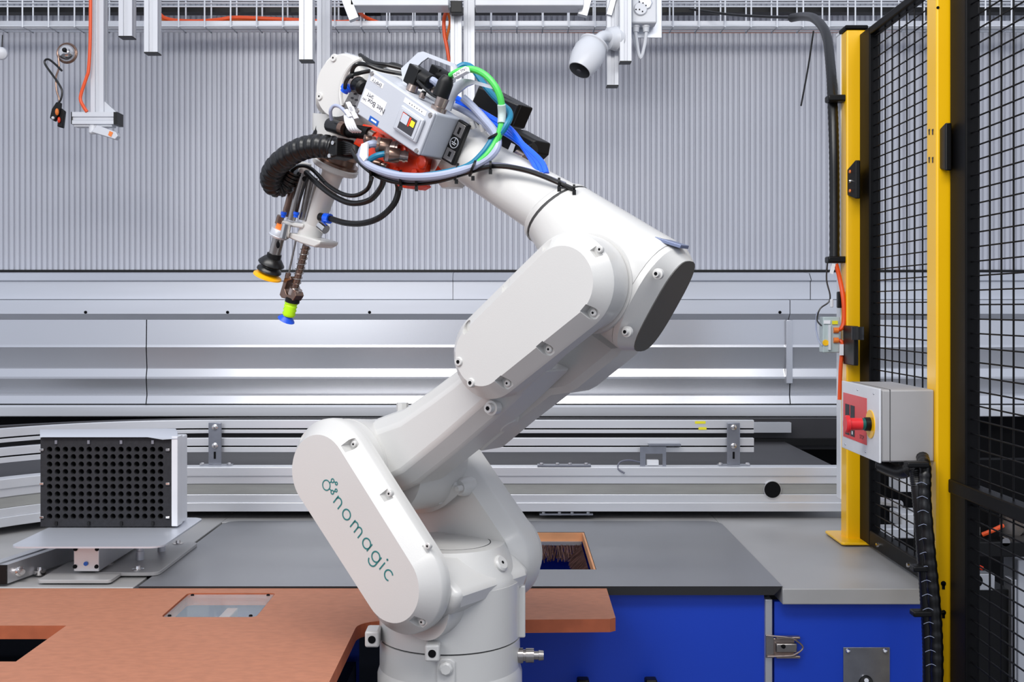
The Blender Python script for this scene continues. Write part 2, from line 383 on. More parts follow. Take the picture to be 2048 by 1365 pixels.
mk('light_tray', MB().bx(wx0-.02, wx1+.02, wy0-.02, wy1+.02, TB-.12, TB-.115), mat('grey_green_tray', (150, 158, 150), .4), bd)
mk('dark_strip', MB().bx(wx0-.02, wx1+.02, wy0+.03, wy0+.065, TB-.114, TB-.10), 'dark', bd)
mk('sensor_bracket', MB().bx((wx0+wx1)/2-.008, (wx0+wx1)/2+.016, wy0+.02, wy1-.01, TB-.114, TB-.03), 'alu', bd, bevel=.002)
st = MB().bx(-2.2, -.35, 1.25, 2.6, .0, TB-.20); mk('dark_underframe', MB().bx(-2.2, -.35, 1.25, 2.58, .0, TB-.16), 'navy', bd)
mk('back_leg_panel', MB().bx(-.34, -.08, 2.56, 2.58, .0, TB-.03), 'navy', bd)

# ================================================================== CONVEYOR
YP = 3.44
conv = thing('conveyor_frame', 'aluminium conveyor side frame with grey band, running behind the robot and bending left', 'conveyor', (0, YP, TOP))
def path(off, xe):
    pts = [(xe, YP+off), (-.6, YP+off)]; cx, cy, R = -.92, YP-.62, .62+off
    for i in range(15):
        a = pi/2+i*(pi*.42)/14; pts.append((cx+R*math.cos(a), cy+R*math.sin(a)))
    return pts
def strip(off, xe, y0, y1, Y, d, m, name, par, **k):
    z1, z0 = Z(y0, Y), Z(y1, Y); return mk(name, MB().sweep(path(off, xe), [(0, z0), (0, z1), (d, z1), (d, z0)]), m, par, **k)
# side frame: lips and band (offset is measured away from the camera)
XE = 1.02
for y0, y1, off, nm, m in ((935, 953, .0, 'upper_lip', 'aluh'), (953, 969, .006, 'upper_rail', 'aluh'), (969, 990, .010, 'band', 'tapegrey'), (990, 1006, .006, 'lower_rail', 'aluh'), (1006, 1024, .0, 'lower_lip', 'aluh')):
    strip(off, XE, y0, y1, YP, -.05 if nm != 'band' else -.045, m, nm, conv, bevel=.0015)
strip(.055, XE, 942, 1020, YP, -.002, 'alu', 'inner_wall', conv)
strip(.06, 1.0, 945, 952, YP, -.75, 'belt', 'belt', conv)
strip(.82, 1.6, 838, 900, 4.25, -.04, 'belt', 'far_fascia', conv)
strip(.76, XE, 846, 866, 4.2, -.03, 'alu', 'far_guide', conv)
strip(.78, 1.6, 880, 893, 4.2, -.03, 'black', 'far_edge', conv)
hc = W(1545, 980, YP); mk('access_hole', MB().lathe(hc+V((0, .008, 0)), hc+V((0, -.0015, 0)), [(0, .0245), (1, .0245)], 32), 'dark', conv)
mk('hole_rim', MB().lathe(hc+V((0, .009, 0)), hc+V((0, -.0005, 0)), [(0, .0265), (1, .0265)], 32), 'alu', conv)
for a, xs in ((930, (1083, 1115, 1140, 1172)), (1027, (1087, 1119, 1144, 1176))):
    mk('joint_plate', MB().bx(X(xs[0]-8, YP), X(xs[3]+10, YP), YP-.002, YP+.03, Z(a+4, YP), Z(a+1, YP)), 'zinc', conv)
    for px in xs:
        c = W(px, a, YP+.014); mk('bolt', MB().lathe(c-V((0, 0, .006)), c+V((0, 0, .006)), [(0, .006), (.8, .006), (1, .004)], 8), 'chrome', conv)
def rail(y0, y1, ysp, lab):
    t = thing('guide_rail', lab, 'rail', tuple(W(800, y1, YP+.06)), 'near guide rails of the conveyor')
    strip(.05, X(1508, YP+.05), y0, ysp, YP+.05, -.018, 'aluh', 'upper_flange', t, bevel=.001)
    strip(.056, X(1508, YP+.05), ysp, ysp+3, YP+.05, -.01, 'dark', 'slot', t)
    strip(.05, X(1508, YP+.05), ysp+3, y1, YP+.05, -.018, 'aluh', 'lower_flange', t, bevel=.001)
    return t
r1 = rail(841, 867, 857, 'upper of the two bright aluminium guide rails above the conveyor')
r2 = rail(877, 905, 892, 'lower of the two bright aluminium guide rails above the conveyor')
for x0, y0, x1, y1 in ((1390, 843, 1411, 848), (1397, 855, 1413, 860)):
    mk('yellow_mark', MB().bx(X(x0, YP+.05), X(x1, YP+.05), YP+.0485, YP+.0505, Z(y1, YP+.05), Z(y0, YP+.05)), 'yelmark', r1)
def bracket(px, lab):
    Y = YP+.03; t = thing('rail_bracket', lab, 'bracket', tuple(W(px, 932, Y)), 'upright brackets holding the guide rails')
    x0, x1 = X(px-13, Y), X(px+13, Y); xm = (x0+x1)/2
    mk('strap', MB().bx(x0, x1, Y-.002, Y+.003, Z(930, Y), Z(846, Y)), 'zinc', t, bevel=.002)
    mk('foot', MB().bx(X(px-30, Y), X(px+33, Y), Y-.004, Y+.03, Z(934, Y), Z(931, Y)), 'zinc', t)
    mk('slot', MB().bx(xm-.003, xm+.003, Y-.0035, Y-.001, Z(918, Y), Z(904, Y)), 'dark', t)
    for py in (855, 892):
        a = W(px, py, Y-.002); mk('bolt', MB().lathe(a, a-V((0, .009, 0)), [(0, .009), (.3, .009), (.35, .007), (.9, .007), (1, .005)], 12), 'chrome', t)
    for dx in (-26, 28):
        a = W(px+dx, 931, Y+.01); mk('nut', MB().lathe(a, a+V((0, 0, .008)), [(0, .007), (.7, .007), (1, .004)], 6), 'chrome', t)
bracket(430, 'upright zinc bracket beside the foam box on the left, holding the guide rails')
bracket(1467, 'upright zinc bracket at the right end of the guide rails')
sc_ = thing('small_sensor_bracket', 'small square zinc sensor bracket with loose grey wire on the conveyor frame', 'sensor', tuple(W(1305, 932, 3.45)))
Y = 3.46
mk('side_plate', MB().bx(X(1280, Y), X(1332, Y), Y-.002, Y+.002, Z(908, Y), Z(894, Y)).bx(X(1280, Y), X(1291, Y), Y-.002, Y+.002, Z(934, Y), Z(908, Y)).bx(X(1325, Y), X(1332, Y), Y-.002, Y+.002, Z(934, Y), Z(908, Y)), 'zinc', sc_)
mk('sensor', MB().bx(X(1294, Y), X(1318, Y), Y+.003, Y+.02, Z(932, Y), Z(921, Y)), 'white', sc_, bevel=.002)
mk('top_flap', MB().bx(X(1298, Y), X(1362, Y), Y, Y+.03, Z(893, Y), Z(889, Y)), 'zinc', sc_)
mk('wire', MB().tube([W(1280, 925, Y-.01), W(1258, 921, Y-.01), W(1240, 925, Y-.012), W(1236, 938, Y-.02), W(1249, 947, Y-.03)], .0025, 6), 'dkgreyc', sc_)

# ================================================================== FOAM BOX ON STAND (left)
YF = 2.86
fb = thing('perforated_foam_box', 'black foam block full of round holes in white housing on the grey tray', 'box', tuple(W(215, 1056, YF)))
fx0, fx1, fz0, fz1 = X(81, YF), X(343, YF), Z(1054, YF), Z(876, YF)
def perforated():
    mb = MB(); nx, nz = 15, 10; mx0, mx1 = X(91, YF), X(329, YF); mz0, mz1 = Z(1041, YF), Z(892, YF)
    cw, ch = (mx1-mx0)/nx, (mz1-mz0)/nz; r = .0070; k = 12
    for i in range(nx):
        for j in range(nz):
            cx, cz = mx0+(i+.5)*cw, mz0+(j+.5)*ch; sq = []; ci = []
            for q in range(k):
                a = 2*pi*q/k+pi/4; c_, s_ = math.cos(a), math.sin(a); mxx = max(abs(c_), abs(s_))
                sq.append(V((cx+c_/mxx*cw/2, YF, cz+s_/mxx*ch/2))); ci.append(V((cx+c_*r, YF, cz+s_*r)))
            inn = [p+V((0, .03, 0)) for p in ci]
            # square corners exactly at cell corners because k is a multiple of 4 with 45 degree start
            mb.add(sq+ci+inn, [(q, (q+1) % k, k+(q+1) % k, k+q) for q in range(k)]+[(k+q, k+(q+1) % k, 2*k+(q+1) % k, 2*k+q) for q in range(k)]+[tuple(range(2*k, 3*k))])
    for a, b, c, d in ((fx0, fx1, fz0, mz0), (fx0, fx1, mz1, fz1), (fx0, mx0, mz0, mz1), (mx1, fx1, mz0, mz1)):
        mb.add([(a, YF, c), (b, YF, c), (b, YF, d), (a, YF, d)], [(0, 1, 2, 3)])
    mb.add([(fx0, YF, fz0), (fx1, YF, fz0), (fx1, YF, fz1), (fx0, YF, fz1), (fx0, YF+.034, fz0), (fx1, YF+.034, fz0), (fx1, YF+.034, fz1), (fx0, YF+.034, fz1)],
           [(0, 1, 5, 4), (1, 2, 6, 5), (2, 3, 7, 6), (3, 0, 4, 7), (4, 5, 6, 7)])
    return mb
mk('foam_face', perforated(), 'foam', fb, ang=30)
hd = MB().bx(fx0+.004, X(349, YF)+.004, YF+.036, YF+.10, fz0, fz1-.002)
mk('housing', hd, 'white', fb, bevel=.003)
mk('side_flange', MB().bx(fx1+.002, X(357, YF), YF-.008, YF+.036, fz0+.002, fz1+.004), 'white', fb, bevel=.0015)
q = MB().add([W(80, 855, YF+.12), W(354, 857, YF+.12), W(356, 878, YF-.012), W(330, 880, YF-.012), W(300, 876, YF-.012), W(80, 876, YF-.012)], [(0, 1, 2, 3, 4, 5)])
lid = MB().ext([W(80, 860, YF+.02), W(350, 858, YF+.02), W(354, 863, YF+.02), W(355, 878, YF-.01), W(325, 880, YF-.01), W(295, 875, YF-.01), W(80, 875, YF-.01)], (0, .004, .0))
mk('lid', lid, 'ledge', fb)
for i, px in enumerate((113, 178, 243, 306)):
    for py in (885, 1048):
        a = W(px, py, YF-.001); mk('clip', MB().bx(a.x-.003, a.x+.003, a.y-.004, a.y+.002, a.z-.004, a.z+.005), 'zinc' if py < 900 else 'black', fb)
for py in (900, 968, 1035):
    for px in (84, 336):
        a = W(px, py, YF-.001); mk('clip', MB().bx(a.x-.005, a.x+.005, a.y-.004, a.y+.002, a.z-.003, a.z+.003), 'chrome', fb, bevel=.001)
for i in range(9):
    z = fz0+.015+i*.023; x = X(357, YF)+.0005
tr = thing('grey_tray_stand', 'thin grey tray with rounded corners on short aluminium stand under the foam box', 'stand', tuple(onz(200, 1150, TOP)))
zt2 = fz0-.003
def rounded(x0, x1, y0, y1, r, z0, z1, n=5):
    P = []
    for cx, cy, a in ((x1-r, y1-r, 0), (x0+r, y1-r, pi/2), (x0+r, y0+r, pi), (x1-r, y0+r, 1.5*pi)):
        P += [(cx+r*math.cos(a+pi/2*i/n), cy+r*math.sin(a+pi/2*i/n), z0) for i in range(n+1)]
    return MB().ext(P, (0, 0, z1-z0))
aa = onz(26, 1088, zt2); bb = onz(345, 1055, zt2)
mk('tray', rounded(aa.x+.004, X(330, 2.66), 2.635, 3.0, .03, zt2-.004, zt2), 'ledge', tr)
mk('base_plate', rounded(X(105, 2.72), X(230, 2.66), 2.63, 2.82, .01, TOP, TOP+.008), 'benchgrey', tr, bevel=.001)
mk('base_plate', rounded(X(190, 2.72), X(365, 2.9), 2.70, 3.05, .02, TOP+.0005, TOP+.009), 'benchgrey', tr, bevel=.001)
p0 = W(147, 1097, 2.69); p1 = W(198, 1144, 2.69)
mk('profile_block', MB().bx(p0.x, p1.x, 2.69, 2.98, p1.z, zt2-.005), 'alu', tr, bevel=.002)
for px, py in ((151, 1099), (194, 1099), (150, 1134), (193, 1134)): a = W(px, py, 2.689); mk('screw', MB().lathe(a, a-V((0, .004, 0)), [(0, .005), (1, .004)], 10), 'dark', tr)
a = W(172, 1128, 2.689); mk('port', MB().lathe(a, a-V((0, .003, 0)), [(0, .005), (1, .005)], 12), 'bluelabel', tr)
for px, py in ((280, 1120), (323, 1103)):
    g = onz(px, py, TOP+.009); mk('spacer', MB().lathe((g.x, g.y, TOP+.009), (g.x, g.y, zt2-.004), [(0, .010), (.3, .010), (.32, .0085), (1, .0085)], 16), 'ledge', tr)
for px, py in ((80, 1142), (276, 1140), (356, 1088), (215, 1128)):
    g = onz(px, py, TOP+.009); mk('bolt', MB().lathe((g.x, g.y, TOP), (g.x, g.y, TOP+.018), [(0, .014), (.6, .014), (.62, .007), (1, .006)], 16), 'chrome', tr)
# profile lying at far left
a = onz(0, 1158, TOP); lp = thing('aluminium_profile_rail', 'aluminium profile with black end cap lying on the bench at the left edge', 'profile', (a.x, 2.75, TOP))
L0, L1 = V((-1.32, 2.72, 0)), V((-1.02, 3.25, 0)); dd = (L1-L0).normalized(); nn = V((dd.y, -dd.x, 0))
base = [L0+nn*.0, L0+nn*.055, L0+nn*.055, L0]
ph = .05
xx = X(15, 2.62)
pr = [V((xx-.055, 2.62, TOP+.002)), V((xx, 2.62, TOP+.002)), V((xx, 2.62, TOP+.045)), V((xx-.018, 2.62, TOP+.045)), V((xx-.018, 2.62, TOP+.037)), V((xx-.03, 2.62, TOP+.037)), V((xx-.03, 2.62, TOP+.045)), V((xx-.055, 2.62, TOP+.045))]
mk('profile_body', MB().ext(pr, (.10, .42, 0)), 'alu', lp)
mk('end_cap', MB().ext([p+V((0, -.006, 0)) for p in (pr[0], pr[1], pr[2], pr[7])], (0, .005, 0)), 'black', lp)
a = V((xx+.008, 2.66, TOP+.022)); mk('bolt', MB().lathe(a, a+V((.014, -.012, 0)), [(0, .012), (.4, .012), (.5, .008), (1, .007)], 12), 'chrome', lp)

# ================================================================== FENCE (right)
def post(x0, x1, y0, y1, z0, z1, lab):
    t = thing('fence_post', lab, 'fence post', ((x0+x1)/2, (y0+y1)/2, z0), 'yellow fence posts')
    mk('post_tube', MB().bx(x0, x1, y0, y1, z0, z1), 'yellow', t, bevel=.004, seg=3); return t
FX = .94
pA = post(.90, .96, 2.438, 2.497, 0, 2.6, 'near tall yellow steel fence post with black hinge, right beside the control box')
pB = post(.905, .958, 3.11, 3.165, TOP, Z(63, 3.13), 'far yellow steel fence post standing on the grey bench')
mk('top_cap', MB().bx(.900, .963, 3.105, 3.17, Z(63, 3.13), Z(54, 3.13)), 'blackm', pB, bevel=.004)
mk('base_plate', rounded(.875, 1.0, 3.05, 3.22, .01, TOP, TOP+.007), 'yellow', pB, bevel=.002)
g = onz(1712, 1072, TOP+.006); mk('bolt', MB().lathe((.972, 3.085, TOP+.006), (.972, 3.085, TOP+.016), [(0, .01), (.4, .01), (.5, .006), (1, .006)], 6), 'chrome', pB)
for px in (1859, 1866):      # arrows slots on side face
    for py in (264, 320):
        Yq = F*.90/(px-HX); z = Z(py, Yq)
        mk('slot_mark', MB().bx(.8985, .9, Yq-.0018, Yq+.0018, z-.006, z+.002).bx(.8985, .9, Yq-.003, Yq+.003, z+.002, z+.006), 'ink', pA)
for py in (1168, 1226):
    z = Z(py, 2.437); x = X(1887, 2.437); mk('key_slot', MB().lathe((x, 2.439, z), (x, 2.4365, z), [(0, .0055), (1, .0055)], 12).bx(x-.003, x+.003, 2.4365, 2.439, z-.012, z), 'dark', pA)
z = Z(15, 2.437); x = X(1876, 2.437)
mk('key_slot', MB().lathe((x, 2.439, z), (x, 2.4365, z), [(0, .003), (1, .003)], 10), 'dark', pA)
def panel(x, y0, y1, z0, z1, lab, fw=.036, cross=None, zs=.0292, ys=.0535, y_b=None):
    """mesh panel in the plane x, from near y0 to far y1"""
    t = thing('mesh_fence_panel', lab, 'fence panel', (x, (y0+y1)/2, z0), 'black wire mesh fence panels')
    fd = .03
    mk('frame_tube', MB().bx(x-fd/2, x+fd/2, y1-.085, y1, z0, z1), 'blackm', t, bevel=.003)
    mk('frame_tube', MB().bx(x-fd/2, x+fd/2, y0, y0+fw, z0, z1), 'blackm', t, bevel=.003)
    mk('frame_tube', MB().bx(x-fd/2, x+fd/2, y0+fw, y1-.085, z1-.02, z1), 'blackm', t, bevel=.003)
    mk('frame_tube', MB().bx(x-fd/2, x+fd/2, y0+fw, y1-.085, z0, z0+.04), 'blackm', t, bevel=.003)
    m = MB(); r = .0017
    z = z0+.04+zs*.5
    while z < z1-.02:
        m.tube([(x-.003, y0+fw-.004, z), (x-.003, y1-.081, z)], r, 6, 1); z += zs
    y = y1-.085-ys*.55
    while y > y0+fw:
        m.tube([(x, y, z0+.03), (x, y, z1-.01)], r*1.15, 6, 1); y -= ys
    mk('wire_mesh', m, 'blackm', t, kind='stuff')
    if cross: mk('cross_rail', MB().bx(x-fd/2-.004, x+fd/2, y0, y1, cross-.024, cross+.005), 'blackm', t, bevel=.003)
    return t
pn = panel(.955, 2.50, 3.11, TOP+.005, Z(58, 3.05), 'black wire mesh fence panel between the two yellow posts')
mk('frame_bolt', MB().lathe((.940, 2.95, TOP+.022), (.934, 2.95, TOP+.022), [(0, .006), (1, .005)], 10), 'chrome', pn)
mk('frame_bolt', MB().lathe((.940, 2.72, TOP+.022), (.934, 2.72, TOP+.022), [(0, .006), (1, .005)], 10), 'chrome', pn)
pn2 = panel(FX, 1.30, 2.43, .05, 2.7, 'black wire mesh fence panel nearest the camera at the right edge', cross=Z(963, 2.43))
mk('lower_rail', MB().bx(FX-.013, FX+.013, 1.3, 2.4, Z(1120, 2.35)-.02, Z(1120, 2.35)+.01), 'blackm', pn2) if False else None
def hinge(px0, px1, y0, y1, x, lab):
    Ya, Yb = F*x/(px0-HX), F*x/(px1-HX)
    t = thing('fence_clamp', lab, 'hinge', (x, (Ya+Yb)/2, Z(y1, Ya)), 'black plastic fence clamps')
    Ym = Yb
    z0, z1 = Z(y1, Ym), Z(y0, Ym); pp = [V((x-.004, Ya, z0+.02)), V((x-.004, Yb, z0)), V((x-.004, Yb, z1)), V((x-.004, Ya, z1-.02))]
    mk('clamp_body', MB().ext(pp, (-.014, 0, 0)), 'black', t, bevel=.003)
    ym = (Ya+Yb)/2
    for f_ in (.25, .75): z = z0+(z1-z0)*f_; mk('screw', MB().lathe((x-.018, ym, z), (x-.021, ym, z), [(0, .005), (1, .004)], 10), 'orangel', t)
    z = (z0+z1)/2; mk('screw', MB().lathe((x-.018, ym, z), (x-.022, ym, z), [(0, .005), (1, .004)], 10), 'chrome', t)
hinge(1879, 1908, 245, 342, .925, 'black plastic clamp on the near yellow post at upper height')
hinge(1704, 1724, 320, 398, .925, 'black plastic clamp on the far yellow post at upper height')
th = thing('fence_latch', 'black cylinder latch with long plate on the far yellow post', 'latch', (.9, 3.1, Z(730, 3.1)))
mk('latch_plate', MB().bx(.898, .91, 3.02, 3.12, Z(730, 3.07), Z(652, 3.07)), 'black', th, bevel=.002)
mk('latch_barrel', MB().cyl((.902, 3.0, Z(680, 3.0)), (.902, 3.0, Z(654, 3.0)), .016, 20), 'rubber', th)

# white duct and black conduit by the far post
YD = 3.16
wd = thing('white_cable_duct', 'tall white cable duct running up beside the far yellow post', 'duct', (X(1686, YD), YD, TOP))
mk('duct_body', MB().bx(X(1681, YD), X(1692, YD), YD, YD+.04, Z(1000, YD), Z(68, YD)), 'white', wd, bevel=.002)
mk('cap', MB().bx(X(1680, YD), X(1693, YD), YD-.001, YD+.041, Z(68, YD), Z(62, YD)), 'white', wd, bevel=.002)
cdt = thing('black_conduit', 'thick black conduit curving down from the wire tray beside the far yellow post', 'conduit', tuple(W(1668, 525, 3.15)))
cp = [W(1583, 36, 3.9), W(1605, 33, 3.8), W(1630, 38, 3.6), W(1652, 68, 3.4), W(1661, 130, 3.25), W(1665, 200, 3.17), W(1668, 300, 3.14), W(1669, 400, 3.14), W(1669, 525, 3.14)]
mk('conduit_tube', MB().tube(cp, .0135, 12, 18, rf=lambda i, n: .0135+(.0009 if i % 2 else 0)), 'rubber', cdt)
for py in (198, 520):
    a = W(1669, py, 3.14); mk('clamp', MB().bx(a.x-.022, a.x+.028, a.y-.02, a.y+.02, a.z-.009, a.z+.009), 'black', cdt, bevel=.004)
one('black_cable', MB().tube([W(1380, 18, 4.44), W(1450, 28, 4.3), W(1520, 33, 4.1), W(1585, 35, 3.9)], .005, 8), 'rubber', 'thin black cable feeding from the tray into the thick black conduit', 'cable')
one('loose_cable_tie', MB().tube([W(1627, 62, 4.40), W(1617, 130, 4.40), W(1602, 212, 4.40)], .0035, 6), 'black', 'long loose black cable tie hanging from the wire tray', 'cable tie')
one('orange_cable', MB().tube([W(1672, 528, 3.13), W(1680, 560, 3.13), W(1687, 600, 3.12), W(1688, 640, 3.12), W(1683, 657, 3.12), W(1670, 661, 3.13)], .0062, 8), 'orange', 'orange cable from the conduit into the top of the junction box', 'cable')
one('orange_cable', MB().tube([W(1670, 681, 3.13), W(1683, 684, 3.12), W(1684, 700, 3.12), W(1681, 740, 3.12), W(1679, 800, 3.12)], .0055, 8), 'orange', 'orange cable leaving the junction box downwards behind the control box', 'cable')
jb = thing('junction_box', 'small clear grey junction box with yellow dots and orange cables beside the far yellow post', 'junction box', tuple(W(1664, 706, 3.15)))
mk('housing', MB().bx(X(1646, 3.12), X(1680, 3.12), 3.12, 3.16, Z(706, 3.12), Z(634, 3.12)), 'junction', jb, bevel=.003)
mk('rib', MB().bx(X(1656, 3.12), X(1660, 3.12), 3.112, 3.12, Z(700, 3.12), Z(650, 3.12)), 'white', jb)
mk('sticker', MB().bx(X(1647, 3.12), X(1660, 3.12), 3.116, 3.1195, Z(648, 3.12), Z(641, 3.12)), 'paper', jb)
mk('indicator', MB().bx(X(1664, 3.12), X(1675, 3.12), 3.116, 3.1195, Z(649, 3.12), Z(642, 3.12)), 'yelmark', jb)
a = W(1651, 686, 3.1195); mk('yellow_dot', MB().lathe(a, a-V((0, .003, 0)), [(0, .0085), (1, .008)], 20), 'yellow', jb)
for py in (661, 681): a = W(1667, py, 3.118); mk('connector', MB().cyl(a, a+V((.013, 0, 0)), .0075, 12), 'orangel', jb)
for k, (pts, lab) in enumerate((([W(1655, 525, 3.14), W(1653, 560, 3.14), W(1660, 590, 3.13), W(1657, 605, 3.13), W(1640, 618, 3.13), W(1634, 640, 3.13), W(1643, 652, 3.118)], 'thin black cable looping from the conduit to the junction box'),
                      ([W(1634, 625, 3.14), W(1632, 655, 3.14), W(1637, 680, 3.13), W(1645, 692, 3.12)], 'thin grey cable loop at the left of the junction box'))):
    one('thin_cable', MB().tube(pts, .0022, 6), 'rubber' if k == 0 else 'greyc', lab, 'cable')
one('label_tag', MB().box(W(1665, 538, 3.125), (.010, .002, .028), Matrix.Rotation(.25, 3, 'Y')), 'paper', 'white tag on the orange cable just below the conduit', 'tag')
one('label_tag', MB().box(W(1683, 700, 3.11), (.011, .002, .03)), 'paper', 'white tag on the orange cable below the junction box', 'tag')
one('ferrite_clip', MB().box(W(1679, 600, 3.14), (.012, .02, .045)), 'black', 'black clip behind the orange cable above the junction box', 'clip', bevel=.003)
one('cable_plug', MB().box(W(1663, 607, 3.125), (.008, .01, .022)), 'white', 'small white plug beside the black cable above the junction box', 'plug', bevel=.002)

# emergency stop box
eb = thing('emergency_stop_box', 'grey control box with red label and red emergency stop button on the near yellow post', 'control box', (.84, 2.56, Z(925, 2.45)))
ex, ey0, ey1 = .781, 2.45, 2.72; ez0, ez1 = Z(925, 2.45), Z(780, 2.45)
mk('housing', MB().bx(ex+.006, .90, ey0, ey1, ez0, ez1), 'boxgrey', eb, bevel=.004)
mk('housing_seam', MB().bx(X(1780, 2.45)-.0008, X(1780, 2.45)+.0008, ey0-.0004, ey1, ez0-.0004, ez1+.0004), 'seam', eb)
mk('front_plate', MB().bx(ex, ex+.005, ey0-.004, ey1+.004, ez0-.002, ez1+.002), 'white', eb, bevel=.0015)
def onx(px, py, x=ex):
    Yv = F*x/(px-HX); return V((x, Yv, Z(py, Yv)))
def facex(q, x, t, mname, nm, par=eb, **k):
    P = [onx(a, b, x) for a, b in q]; ymin = min(p.y for p in P); ymax = max(p.y for p in P); zmin = min(p.z for p in P); zmax = max(p.z for p in P)
    return mk(nm, MB().bx(x-t, x, ymin, ymax, zmin, zmax), mname, par, **k)
P = lambda fy, fz: (ey0+(ey1-ey0)*fy, ez0+(ez1-ez0)*fz)
def fbx(y0, y1, z0, z1, t, mm, nm, t0=0):
    (a, c), (b, d) = P(y0, z0), P(y1, z1); return mk(nm, MB().bx(ex-t, ex-t0, a, b, c, d), mm, eb, bevel=.0006)
fbx(.30, .96, .17, .84, .001, 'red', 'red_label')
fbx(.77, .89, .22, .68, .0016, 'ink', 'display', .001); fbx(.62, .74, .22, .68, .0016, 'ink', 'display', .001)
for y in (.83, .68): fbx(y-.02, y+.02, .36, .46, .0022, 'white', 'symbol', .0017); fbx(y-.015, y+.015, .25, .30, .0022, 'white', 'symbol', .0017)
yc, zc = P(.20, .49)
mk('yellow_ring', MB().lathe((ex, yc, zc), (ex-.002, yc, zc), [(0, .031), (1, .031)], 36), 'yellow', eb)
mk('button_collar', MB().lathe((ex-.002, yc, zc), (ex-.013, yc, zc), [(0, .015), (1, .015)], 24), 'black', eb)
mk('button_gasket', MB().lathe((ex-.013, yc, zc), (ex-.020, yc, zc), [(0, .013), (1, .013)], 24), mat('green_gasket', (10, 90, 84), .4), eb)
bt = mk('stop_button', MB().lathe((ex-.020, yc, zc), (ex-.056, yc, zc), [(0, .0135), (.72, .0135), (.78, .0195), (.92, .0195), (1, .016)], 32), 'red', eb)
for y, z in ((.33, .07), (.12, .93), (.55, .93), (.9, .06)): (a, c) = P(y, z); mk('screw', MB().lathe((ex, a, c), (ex-.0015, a, c), [(0, .0025), (1, .002)], 8), 'zinc', eb)
textmesh('STOP', (ex-.0016, P(.42, 0)[0], P(0, .26)[1]), (0, -1, 0), (0, 0, 1), .013, 'ink', eb)
# spiral wrapped cable bundle
cb = thing('cable_bundle', 'thick black spiral-wrapped cable bundle hanging down before the near yellow post', 'cable bundle', tuple(W(1858, 1365, 2.40)))
bp = [W(1760, 930, 2.52), W(1800, 945, 2.46), W(1828, 938, 2.42), W(1834, 965, 2.41), W(1840, 1020, 2.405), W(1846, 1100, 2.405), W(1852, 1180, 2.405), W(1857, 1260, 2.405), W(1859, 1340, 2.405), W(1858, 1440, 2.405)]
mk('conduit', MB().tube(bp, .0135, 12, 20, rf=lambda i, n: .0135+(.0008 if i % 2 else 0)), 'rubber', cb)
bp2 = [W(1845, 915, 2.44), W(1850, 940, 2.40), W(1850, 1000, 2.39), W(1858, 1100, 2.385), W(1866, 1180, 2.385), W(1872, 1260, 2.385), W(1874, 1340, 2.385), W(1872, 1440, 2.385)]
mk('conduit', MB().tube(bp2, .0125, 12, 20, rf=lambda i, n: .0125+(.0010 if i % 6 < 3 else 0)), 'rubber', cb)
for py in (1138, 930, 1228):
    a = W(1850 if py > 1000 else 1838, py, 2.385); mk('tie', MB().bx(a.x-.026, a.x+.02, a.y-.008, a.y+.02, a.z-.006, a.z+.006), 'black', cb, bevel=.003)
a = W(1873, 1226, 2.42); mk('tie_strap', MB().tube([a, W(1887, 1224, 2.43)], .003, 6, 1), 'black', cb)
sp2 = MB()
for k in range(14):
    py = 965+k*28; x = 1838+(py-965)*.055
    sp2.tube([W(x-6, py+4, 2.385), W(x+5, py, 2.376), W(x+16, py+5, 2.375)], .0006, 5, 3)
mk('spiral_wrap_edges', sp2, 'greyc', cb, kind='stuff')

# machinery beyond the fence (right edge)
mach = thing('machine_beyond_fence', 'machine with dark body and steel plates behind the mesh at the right edge', 'machine', (1.6, 3.2, 0))
Y = 3.3
def mb_(x0, y0, x1, y1, m, nm, Y=3.3, d=.15, **k): return mk(nm, MB().bx(X(x0, Y), X(x1, Y), Y, Y+d, Z(y1, Y), Z(y0, Y)), m, mach, bevel=.003, **k)
mb_(1905, 1180, 2022, 1420, 'black', 'dark_cabinet', 3.3)
mb_(2023, 1160, 2034, 1420, 'alu', 'upright', 3.28, .05); mb_(2036, 1120, 2120, 1420, 'aluw', 'upright', 3.3, .1)
mb_(1920, 1148, 1990, 1182, 'alu', 'bearing_plate', 3.25, .04)
a = W(1953, 1163, 3.24); mk('bearing', MB().lathe(a, a+V((0, .03, 0)), [(0, .018), (1, .018)], 24), 'dark', mach)
mb_(1920, 1085, 2110, 1115, 'black', 'roller_beam', 3.2, .1)
mb_(1925, 1000, 1975, 1050, 'white', 'white_unit', 3.35, .1); mb_(1945, 1055, 2000, 1085, 'boxgrey', 'grey_unit', 3.3, .1)
mb_(1975, 1020, 2000, 1085, 'dark', 'dark_block', 3.25, .08)
a = W(2025, 1055, 3.3); mk('flange', MB().lathe(a, a+V((.06, .12, 0)), [(0, .03), (.2, .03), (.22, .055), (.5, .055), (.52, .04), (1, .04)], 28), 'steel', mach)
a = W(2012, 1085, 3.2); mk('bolt_head', MB().lathe(a, a+V((0, .03, 0)), [(0, .012), (1, .012)], 12), 'chrome', mach)
mk('orange_lead', MB().tube([W(1965, 1070, 3.2), W(1985, 1062, 3.19), W(2006, 1052, 3.2)], .006, 8), 'orange', mach)
mk('red_lead', MB().tube([W(1952, 1095, 3.2), W(1947, 1115, 3.19), W(1952, 1130, 3.2), W(1965, 1138, 3.2)], .006, 8), 'redor', mach)
bc = thing('white_carton_row', 'white machine modules lying behind the mesh between the two yellow posts', 'machine', (1.25, 3.2, TOP))
mk('module', MB().bx(X(1800, 3.3), X(1840, 3.3), 3.3, 3.4, Z(985, 3.3), Z(945, 3.3)), 'white', bc, bevel=.003)
